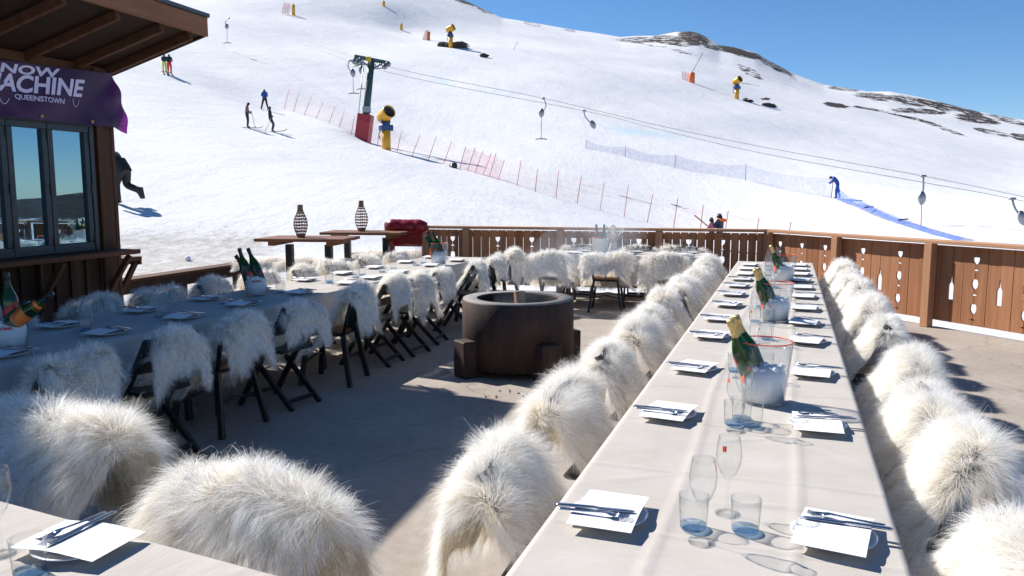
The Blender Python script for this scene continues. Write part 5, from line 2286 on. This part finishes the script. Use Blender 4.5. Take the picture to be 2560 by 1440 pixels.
R1 = [along1(*q) for q in ((2130, 1360), (2050, 1070), (2030, 937), (2030, 857), (2025, 812), (2020, 775), (2015, 745), (2012, 722), (2010, 704), (2008, 689), (2006, 676), (2004, 666))]
L1s = [along1(*q) for q in ((1495, 1295), (1665, 1042), (1725, 925), (1785, 845), (1795, 800), (1815, 765), (1830, 738), (1840, 717), (1855, 701), (1868, 688), (1878, 675), (1885, 665))]
for i, x in enumerate(R1):
    t = '%s from the near end, fence side of the sunlit table' % ORD[i]
    setting(M1, A1, x, -1, .165, t, .45, 'pmkfgt' if i < 9 else 'pmgt', rot=-.1, fl=((.1, .27) if i == 0 else (.04, .28)) if i < 2 else None, tb_=((-.01, .215) if i == 0 else (-.06, .24)) if i < 2 else None)
for i, x in enumerate(L1s):
    t = '%s from the near end, pit side of the sunlit table' % ORD[i]
    setting(M1, A1, x, 1, .165, t, .45, 'pmkfgt' if i < 9 else 'pmgt', rot=-.12, fl=((-.06, .25) if i == 0 else (-.1, .27)) if i < 2 else None, tb_=((.02, .22) if i == 0 else (-.02, .26)) if i < 2 else None)
PR['tumbler'].place(M1 @ Vector((along1(1853, 1050), .0, ZT)), 1, 'clear water tumbler alone in front of the nearest ice bucket of the sunlit table', 'tumbler', 'water tumblers')
bk1 = [('gold', -.035, .01, -.42, .12, .075, 2.2), ('gold', .0, .035, -.36, -.12, .07, 1.)]
for i, q in enumerate(((1908, 1005), (1938, 802), (1960, 704))):
    P = M1i @ at_z(q[0], q[1], ZT)
    nm = ['nearest', 'middle', 'farthest'][i]
    bl = bk1 if i < 2 else [('gold', -.02, .01, -.45, .12, .08, 1.5)]
    bucket(M1, A1, P.x, P.y, 'bucket', bl, '%s clear ice bucket with orange print on the sunlit long table' % nm,
           ['front gold foiled champagne bottle in the %s bucket of the sunlit table' % nm, 'rear gold foiled champagne bottle in the %s bucket of the sunlit table' % nm], rz=.15)
g1 = 'along the sunlit long table'
skr = [R1[0] + .02, R1[1] - .12, R1[1] + .55, R1[2] + .4] + [x + .02 for x in R1[4:]]
for i, x in enumerate(skr):
    lod = 'near' if i < 4 else ('mid' if i < 7 else 'far')
    w_ = '%s from the near end, fence side of the sunlit table' % ORD[i]
    seat(M1, A1, x, -1, .50 + rnd.uniform(-.02, .05), 'f', lod, 'black folding chair, ' + w_, 'white sheepskin over chair, ' + w_, g1, sc=(rnd.uniform(.92, 1.06), 1.05, 1.0 + rnd.uniform(-.05, .04)))
skl = [along1(1215, 1075, .9), along1(1420, 935, .9), along1(1530, 830, .9), along1(1640, 750, .9)]
skl = [L1s[0] + .32, L1s[1] + .16, L1s[2] + .18, L1s[3] + .1] + [x for x in L1s[4:]]
for i, x in enumerate(skl):
    lod = 'near' if i < 4 else ('mid' if i < 7 else 'far')
    w_ = '%s from the near end, pit side of the sunlit table' % ORD[i]
    seat(M1, A1, x, 1, .50 + rnd.uniform(-.02, .05), 'f', lod, 'black folding chair, ' + w_, 'white sheepskin over chair, ' + w_, g1, sc=(rnd.uniform(.92, 1.06), 1.05, 1.0 + rnd.uniform(-.05, .04)))

# T2: the long half shaded table
a2 = Vector((.33, .944, 0)).normalized()
A2 = math.atan2(a2.y, a2.x)
C2_ = Vector((-2.2, 6.9, 0))
O2 = C2_ - a2 * 3.3
L2 = 7.7
M2 = make_table('t2', O2, A2, L2, .84, 'long trestle table under cream linen, half in the shade of the hut', 'long cream tablecloth, one half in the hut shade and the other in sun', seed=8, res=.03)
M2i = M2.inverted()


def along2(px, off):
    """position along T2 whose row at off (right side negative y) shows at px"""
    P0 = M2 @ Vector((0, off, 0))
    k = (px - CX) / 1990.
    s = (k * P0.y - P0.x) / (a2.x - k * a2.y)
    return s


near2 = [130, 390, 575, 725, 860, 968, 1030, 1092, 1168, 1224, 1280]
kinds2 = 'ffcfcffffcc'
g2 = 'along the half shaded long table'
for i, px in enumerate(near2):
    x = along2(px, -.74)
    w_ = '%s from the hut end, pit side of half-shaded table' % ORD[i]
    seat(M2, A2, x, -1, .56 + rnd.uniform(-.02, .06), kinds2[i], 'mid' if i < 6 else 'far', ('black folding chair, ' if kinds2[i] == 'f' else 'black metal wood-seat chair, ') + w_, 'ragged white sheepskin over chair, ' + w_, g2, sc=(rnd.uniform(.76, .9), 1., 1. + rnd.uniform(-.03, .04)), turn=rnd.uniform(-.14, .14))
far2 = [15, 232, 400, 540, 668, 765, 850, 930, 1000]
for i, px in enumerate(far2):
    x = along2(px, .74)
    w_ = '%s from the hut end, hut side of half-shaded table' % ORD[i]
    seat(M2, A2, x, 1, .54 + rnd.uniform(-.03, .05), 'f', 'mid' if i < 4 else 'far', 'black folding chair, ' + w_, 'white sheepskin over chair, ' + w_, g2, sc=(.95, 1.05, .99))
for i, px in enumerate(near2):
    x = along2(px, -.74)
    if 0 < x < L2:
        setting(M2, A2, x + .08, -1, .16, '%s from the hut end, pit side of half-shaded table' % ORD[i], .42, 'pmkfgt' if i < 6 else 'pmgt')
for i, px in enumerate(far2):
    x = along2(px, .74)
    if 0 < x < L2:
        setting(M2, A2, x, 1, .16, '%s from the hut end, hut side of half-shaded table' % ORD[i], .42, 'pmkfgt' if i < 5 else 'pmgt')
three = [('dark', -.055, .0, -.25, .0, .1, 0), ('orange', -.01, .02, -.5, .1, .07, .5), ('dark', .04, .03, -.38, -.1, .11, .3)]
for i, (q, kd, bl) in enumerate((((25, 872), 'bucket_word', [('dark', .01, .03, -.06, .0, .12, -1.5), ('orange', .02, -.02, .95, .0, .14, 1.)]), ((641, 738), 'bucket_word', three), ((1097, 662), 'bucket', three))):
    P = M2i @ at_z(q[0], q[1], ZT)
    nm = ['at the hut end', 'in the middle', 'at the sunny end'][i]
    ls = ['first dark foiled champagne bottle in bucket %s of half-shaded table' % nm, 'orange labelled champagne bottle in bucket %s of half-shaded table' % nm, 'second dark foiled champagne bottle in bucket %s of half-shaded table' % nm]
    bucket(M2, A2, P.x, P.y, kd, bl, 'clear ice bucket with bottles %s of the half shaded long table' % nm, ls, rz=.35)

# T5: near table by the camera
P5, Q5 = at_z(0, 1255, ZT), at_z(670, 1436, ZT)
d5 = (Q5 - P5)
d5.z = 0
d5.normalize()
n5 = Vector((d5.y, -d5.x, 0))            # towards the camera
A5 = math.atan2(d5.y, d5.x)
O5 = P5 + n5 * .45 - d5 * 1.6
O5.z = 0
L5 = (Q5 - P5).length + 1.6 + .28
M5 = make_table('t5', O5, A5, L5, .9, 'trestle table under cream linen at the near corner of the deck', 'cream tablecloth of the near corner table with one plate in view', seed=12)
M5i = M5.inverted()
q = M5i @ at_z(205, 1368, ZT)
setting(M5, A5, q.x, 1, .45 - q.y, 'on the near corner table', .45, 'pmkf', rot=.15)
for nm, pr, cat_, px, py in (('clear stemmed wine glass cut off beside the near corner plate', 'flute', 'wine glass', 2, 1385), ('clear water tumbler standing in front of the near corner plate', 'tumbler', 'tumbler', 75, 1436)):
    PR[pr].place(at_z(px, py, ZT), 2.2, nm, cat_, 'stemmed wine glasses' if pr == 'flute' else 'water tumblers')
for (px, py, lab, turn, off) in ((120, 1010, 'beside the near corner table, closer to the hut side', .1, 0), (572, 1165, 'beside the near corner table, closer to the fire pit', -.06, 0)):
    q = M5i @ at_z(px, py, .86)
    seat(M5, A5, q.x, 1, max(.5, q.y - .26), 'f', 'near', 'black folding chair ' + lab, 'big shaggy white sheepskin on chair ' + lab, 'at the near corner table', sc=(1.28, 1.15, 1.0), turn=turn)
q = M5i @ at_z(-90, 1010, .9)
seat(M5, A5, q.x, 1, .68, 'f', 'near', 'black folding chair at the cut off end of the near corner table', 'shaggy cream sheepskin cut off by the edge of view, near corner table', 'at the near corner table', sc=(1.1, 1.15, 1.))

# T3: table before the back fence
A3 = math.atan2(bd.y, bd.x)
C3 = Vector((1.72, 11.62, 0))
d3 = Vector((bd.x, bd.y, 0))
O3 = C3 - d3 * 1.15
M3 = make_table('t3', O3, A3, 2.3, .8, 'shorter linen covered table standing before the shaded back fence', 'cream tablecloth on the table before the back fence', seed=15, res=.04, drop=.4)
M3i = M3.inverted()
for i, (px, kd) in enumerate(((1385, 'f'), (1518, 'c'), (1662, 'f'))):
    p = at_y(px, 700, 10.95)
    q = M3i @ Vector((p.x, 10.95 - (p.x - 1.4) * .24, 0))
    nm = ['first', 'second', 'third'][i]
    seat(M3, A3, q.x, -1, -q.y, kd, 'far', ('black folding chair ' if kd == 'f' else 'black metal chair with splayed legs ') + nm + ' from the fire pit, before the back fence table', 'white sheepskin over the %s chair from the fire pit at the back fence table' % nm, 'at the back fence table', sc=(1.2, 1.1, 1.0))
for i, px in enumerate((1452, 1590, 1695)):
    p = at_y(px, 640, 12.3)
    q = M3i @ Vector((p.x, 12.25 - (p.x - 1.4) * .24, 0))
    nm = ['first', 'second', 'third'][i]
    seat(M3, A3, q.x, 1, .6, 'f', 'far', 'black folding chair %s from the fire pit, between table and back fence' % nm, 'white sheepskin on the %s chair between the table and back fence' % nm, 'at the back fence table', sc=(1.25, 1.1, .96))
for i, xx in enumerate((.35, 1.1, 1.9)):
    setting(M3, A3, xx, -1, .16, '%s from the pit, pit side of the back fence table' % ORD[i], .4, 'pmgt')
    setting(M3, A3, xx + .1, 1, .16, '%s from the pit, fence side of the back fence table' % ORD[i], .4, 'pgt')
# white pail with two bottles and a bunch of dried flowers on it
q = at_z(1500, 633, ZT)
b = MB()
b.lathe([(0, 0), (.09, 0), (.1, .01), (.125, .22), (.13, .222), (.122, .215), (.098, .02), (0, .015)], 28)
o = b.build('bottle_pail', M['bucket_tin'])
o.location = q
tag(o, 'white pail holding two bottles on the back fence table', 'pail')
b = MB()
b.lathe([(.0955, .06), (.1, .1)], 28)
b.build('band', M['gun_dark'], o)
for k, (st_, dx, tl, lab) in enumerate((('orange', -.04, -.1, 'champagne bottle with orange label in the white pail by the back fence'), ('dark', .05, .08, 'champagne bottle with dark foil in the white pail by the back fence'))):
    PR[st_].place(q + Vector((dx, 0, .1)), 0, lab, 'bottle', 'champagne bottles', rot=(.02, tl, -1.2))
q = at_z(1533, 632, ZT)
e = empty('dried_flower_bunch', q)
tag(e, 'bunch of pale dried flowers beside the white pail', 'flowers')
b = MB()
b.lathe([(0, 0), (.06, 0), (.07, .05), (.045, .13), (.05, .15)], 20)
b.build('vase', M['bucket_tin'], e)
b = MB()
for i in range(46):
    a, t = rnd.uniform(0, 6.28), rnd.uniform(.1, .8)
    tip = Vector((math.cos(a) * t * .22, math.sin(a) * t * .22, .15 + rnd.uniform(.08, .24)))
    b.tube([Vector((0, 0, .13)), tip * .5 + Vector((0, 0, .08)), tip], .0035, 4)
    b.lathe([(0, -.02), (.016, 0), (.01, .02), (0, .03)], 6, tip)
b.build('flowers', M['white_flower'], e)

# ------------------------------------------------------------------ bar tables with wicker lanterns, fur benches, leather roll
def bar_table(O, ang, L, Wd, h, label):
    e = empty('bar_table', O, ang)
    tag(e, label, 'table')
    b = MB()
    n = 4
    for i in range(n):
        b.box((0, -Wd / 2 + Wd / n * (i + .5), h - .022), (L + rnd.uniform(-.03, .03), Wd / n - .006, .044), bev=.005)
    b.build('table_top', M['table_wood'], e)
    for sx in (-1, 1):
        b = MB()
        b.box((sx * (L / 2 - .22), 0, h - .075), (.09, Wd * .86, .06), bev=.004)
        b.build('cleat', M['table_wood'], e)
        b = MB()
        b.box((sx * (L / 2 - .35), 0, (h - .105) / 2), (.1, .1, h - .105), bev=.006)
        b.build('leg', M['black_metal'], e)
        b = MB()
        b.box((sx * (L / 2 - .35), 0, .015), (.4, .4, .03), bev=.006)
        b.build('foot', M['black_metal'], e)


def lantern(loc, h, label):
    e = empty('wicker_lantern', loc)
    tag(e, label, 'lantern', 'wicker lanterns on the bar tables')
    s = h / .56
    prof = [(0, .055), (.04, .068), (.12, .1), (.22, .118), (.31, .106), (.39, .074), (.44, .05), (.5, .042), (.56, .044)]

    def rad(z):
        return float(np.interp(z / s, [p[0] for p in prof], [p[1] for p in prof])) * s
    b = MB()
    for k in range(16):
        a = 2 * PI * k / 16
        b.tube([Vector((rad(z) * math.cos(a), rad(z) * math.sin(a), z)) for z in np.linspace(0, h, 13)], .0035, 4)
    b.build('rib_cage', M['wicker'], e)
    b = MB()
    for z in np.arange(.055, .43, .052) * s:
        for dz in (-.006, .004):
            r_ = rad(z) + .003
            b.tube([Vector((r_ * math.cos(a), r_ * math.sin(a), z + dz + .003 * math.sin(5 * a))) for a in np.linspace(0, 2 * PI, 25)[:-1]], .0048, 5, closed=True)
    b.build('woven_band', M['wicker'], e)
    b = MB()
    b.lathe([(rad(.44 * s), .44 * s), (rad(.5 * s) + .004, .5 * s), (rad(.55 * s) + .004, .56 * s), (rad(.55 * s) - .012, .56 * s), (rad(.46 * s) - .012, .45 * s)], 18)
    b.build('collar', M['wicker'], e)
    b = MB()
    b.lathe([(0, 0), (rad(0) + .006, 0), (rad(.04) + .006, .04 * s), (0, .04 * s)], 18)
    b.build('base', M['wicker'], e)


zb1 = .98
ta, tb2 = at_z(660, 596, zb1), at_z(872, 592, zb1)
ctr = (ta + tb2) / 2
angb = math.radians(-6)
bar_table(Vector((ctr.x, ctr.y + .1, 0)), angb, (tb2 - ta).length + .1, .85, zb1, 'tall wooden bar table closer to the hut with a wicker lantern')
lantern(Vector((at_z(777, 588, zb1).x, ctr.y + .05, zb1)), .56 * .84, 'tall brown wicker lantern on the bar table closer to the hut')
tc_, td_ = at_z(820, 580, zb1), at_z(990, 578, zb1)
ctr2 = (tc_ + td_) / 2
bar_table(Vector((ctr2.x + .05, ctr2.y + .1, 0)), angb, (td_ - tc_).length + .25, .8, zb1, 'tall wooden bar table beside the red leather roll with a wicker lantern')
lantern(Vector((at_z(916, 575, zb1).x, ctr2.y + .1, zb1)), .56 * .84 * 1.08, 'tall brown wicker lantern on the bar table beside the red leather roll')


def fur_bench(O, ang, L, h, k, label, gl):
    e = empty('bench', (O.x, O.y, 0), ang)
    tag(e, label, 'bench')
    b = MB()
    b.box((0, 0, h - .025), (L, .32, .05), bev=.006)
    b.build('seat', M['table_wood'], e)
    for sx in (-1, 1):
        b = MB()
        b.box((sx * (L / 2 - .15), 0, (h - .05) / 2), (.07, .28, h - .05), bev=.005)
        b.build('leg', M['black_metal'], e)
    for i in range(k):
        x = -L / 2 + L * (i + .5) / k
        me = SK['far'][(i + 1) % 4]
        o = bpy.data.objects.new('sheepskin', me)
        COL.objects.link(o)
        R_z = Matrix.Rotation(ang, 3, 'Z')
        s = (1.25, 3.6, .52)
        o.location = Vector((O.x, O.y, 0)) + R_z @ Vector((x, .25 * 3.6, h + .02 - .80 * .52))
        o.rotation_euler.z = ang
        o.scale = s
        tag(o, 'white sheepskin on %s, %s from the hut' % (gl, ORD[i]), 'sheepskin', 'sheepskins on the benches')


fur_bench(at_z(795, 652, .52) + Vector((0, .0, 0)), angb, 2.7, .52, 4, 'low bench covered in sheepskins under the bar table closer to the hut', 'bench under the hut-side bar table')
fur_bench(at_z(985, 632, .56), angb, 1.5, .56, 2, 'low bench covered in sheepskins beside the red leather roll', 'bench beside the red roll')

# red padded leather over the end of the back fence
p0, p1 = at_y(962, 566, 13.62), at_y(1068, 566, 13.5)
d = p1 - p0
e = empty('leather_roll', (p0.x, p0.y, 0), math.atan2(d.y, d.x))
tag(e, 'shiny red leather padded roll at the end of the back fence', 'padded roll')
Lr = math.hypot(d.x, d.y)
b = MB()
pts, rad_ = [], []
for t in np.linspace(0, 1, 15):
    pts.append(Vector((t * Lr, .01 * math.sin(t * 20), 1.045 + .003 * math.sin(t * 9))))
    rad_.append(.125 * (min(1, .55 + 3 * t, .55 + 3 * (1 - t))) + .003 * math.sin(t * 41))
b.tube(pts, rad_, 16)
b.build('roll', M['leather'], e)
b = MB()
b.box((Lr * .5, .02, .86), (Lr * .94, .12, .3), bev=.05)
b.box((.07, .0, .62), (.2, .16, .5), bev=.06)
b.build('skirt', M['leather'], e)

# ------------------------------------------------------------------ fire pit
FP = Vector((.055, 7.32, 0))
e = empty('fire_pit', FP, .1)
tag(e, 'round rusty dark fire pit on block feet with a split log inside', 'fire pit')
RO, RI, HB, HTOP = .515, .375, .07, .672
b = MB()
b.lathe([(RI, HB + .03), (RI, HTOP - .004), (RI + .012, HTOP), (RO - .014, HTOP), (RO, HTOP - .014), (RO, HB), (RI, HB)], 72)
b.build('ring', [M['firepit']], e)
b = MB()
b.lathe([(RI + .006, HTOP + .0035), (RO - .008, HTOP + .0035), (RO - .008, HTOP - .02)], 72)
b.build('rim', M['pit_rim'], e)
b = MB()
b.lathe([(RI - .004, .2), (RI - .004, HTOP - .01)], 48)
b.build('sooty_lining', M['soot'], e)
b = MB()
b.lathe([(0, .36), (.2, .34), (.36, .26), (.37, .2)], 32)
for i in range(40):
    a, r_ = rnd.uniform(0, 6.28), rnd.uniform(0, .3)
    b.box((r_ * math.cos(a), r_ * math.sin(a), .33), (rnd.uniform(.03, .09), .04, .04), Matrix.Rotation(rnd.uniform(0, 3), 3, 'Z'), bev=.01)
b.build('ash', M['ash'], e)
for k, an in enumerate((math.radians(208), math.radians(292), math.radians(22), math.radians(115))):
    b = MB()
    c = Vector((math.cos(an), math.sin(an), 0)) * (RO + .02)
    b.box((c.x, c.y, .165), (.2, .19, .33), an, bev=.01)
    b.build('block_foot', M['firepit'], e)
for (p_, q_, r_, lab) in (((.06, -.1, .3), (.02, .0, .73), .055, 'split pale log leaning upright in the smoking fire pit'), ((-.2, .05, .4), (.2, .14, .44), .06, 'charred log lying across the bottom of the fire pit')):
    b = MB()
    p_, q_ = Vector(p_), Vector(q_)
    dz = (q_ - p_)
    b.prism([(-r_, -r_ * .6), (r_, -r_ * .5), (r_ * .9, r_ * .3), (.0, r_ * .8), (-r_ * .8, r_ * .2)], 0, dz.length)
    o = b.build('split_log', M['log'] if 'pale' in lab else M['soot'])
    o.location = FP + p_
    o.rotation_euler = dz.to_track_quat('Z', 'Y').to_euler()
    tag(o, lab, 'log')
# burnt chips on the concrete near the pit
b = MB()
for i in range(9):
    c = at_z(rnd.uniform(1180, 1330), rnd.uniform(975, 1000), 0)
    b.box((c.x, c.y, .006), (rnd.uniform(.008, .035), rnd.uniform(.005, .01), .008), rnd.uniform(0, 3), bev=.002)
o = b.build('charcoal_chips', M['soot'])
tag(o, 'scattered charcoal chips on the concrete by the fire pit', 'charcoal', kind='stuff')
# ------------------------------------------------------------------ thin wood smoke drifting off the pit
def m_smoke():
    m = bpy.data.materials.new('thin_wood_smoke')
    m.use_nodes = True
    nt = m.node_tree
    nt.nodes.remove(nt.nodes['Principled BSDF'])
    out = nt.nodes['Material Output']
    v = nt.nodes.new('ShaderNodeVolumePrincipled')
    v.inputs['Color'].default_value = (.75, .82, .92, 1)
    v.inputs['Anisotropy'].default_value = .3
    n = noise(nt, 2.2, 4, .6)
    r = ramp(nt, [(.42, (0, 0, 0)), (.72, (1, 1, 1))], n.outputs['Fac'])
    at = nt.nodes.new('ShaderNodeMath')
    at.operation = 'MULTIPLY'
    at.inputs[1].default_value = .4
    nt.links.new(r.outputs[0], at.inputs[0])
    nt.links.new(at.outputs[0], v.inputs['Density'])
    nt.links.new(v.outputs[0], out.inputs['Volume'])
    return m


b = MB()
path = [Vector(p) for p in ((0, 0, -.2), (.06, .02, .05), (.22, .15, .22), (.5, .7, .38), (.9, 1.7, .55), (1.3, 2.9, .7), (1.6, 3.9, .8))]
b.tube(path, [.26, .3, .27, .3, .4, .5, .3], 14)
o = b.build('smoke', m_smoke())
o.location = FP + Vector((0, 0, HTOP))
tag(o, 'thin bluish wood smoke drifting from the fire pit to the back fence', 'smoke', kind='stuff')
cy.volume_bounces = 1
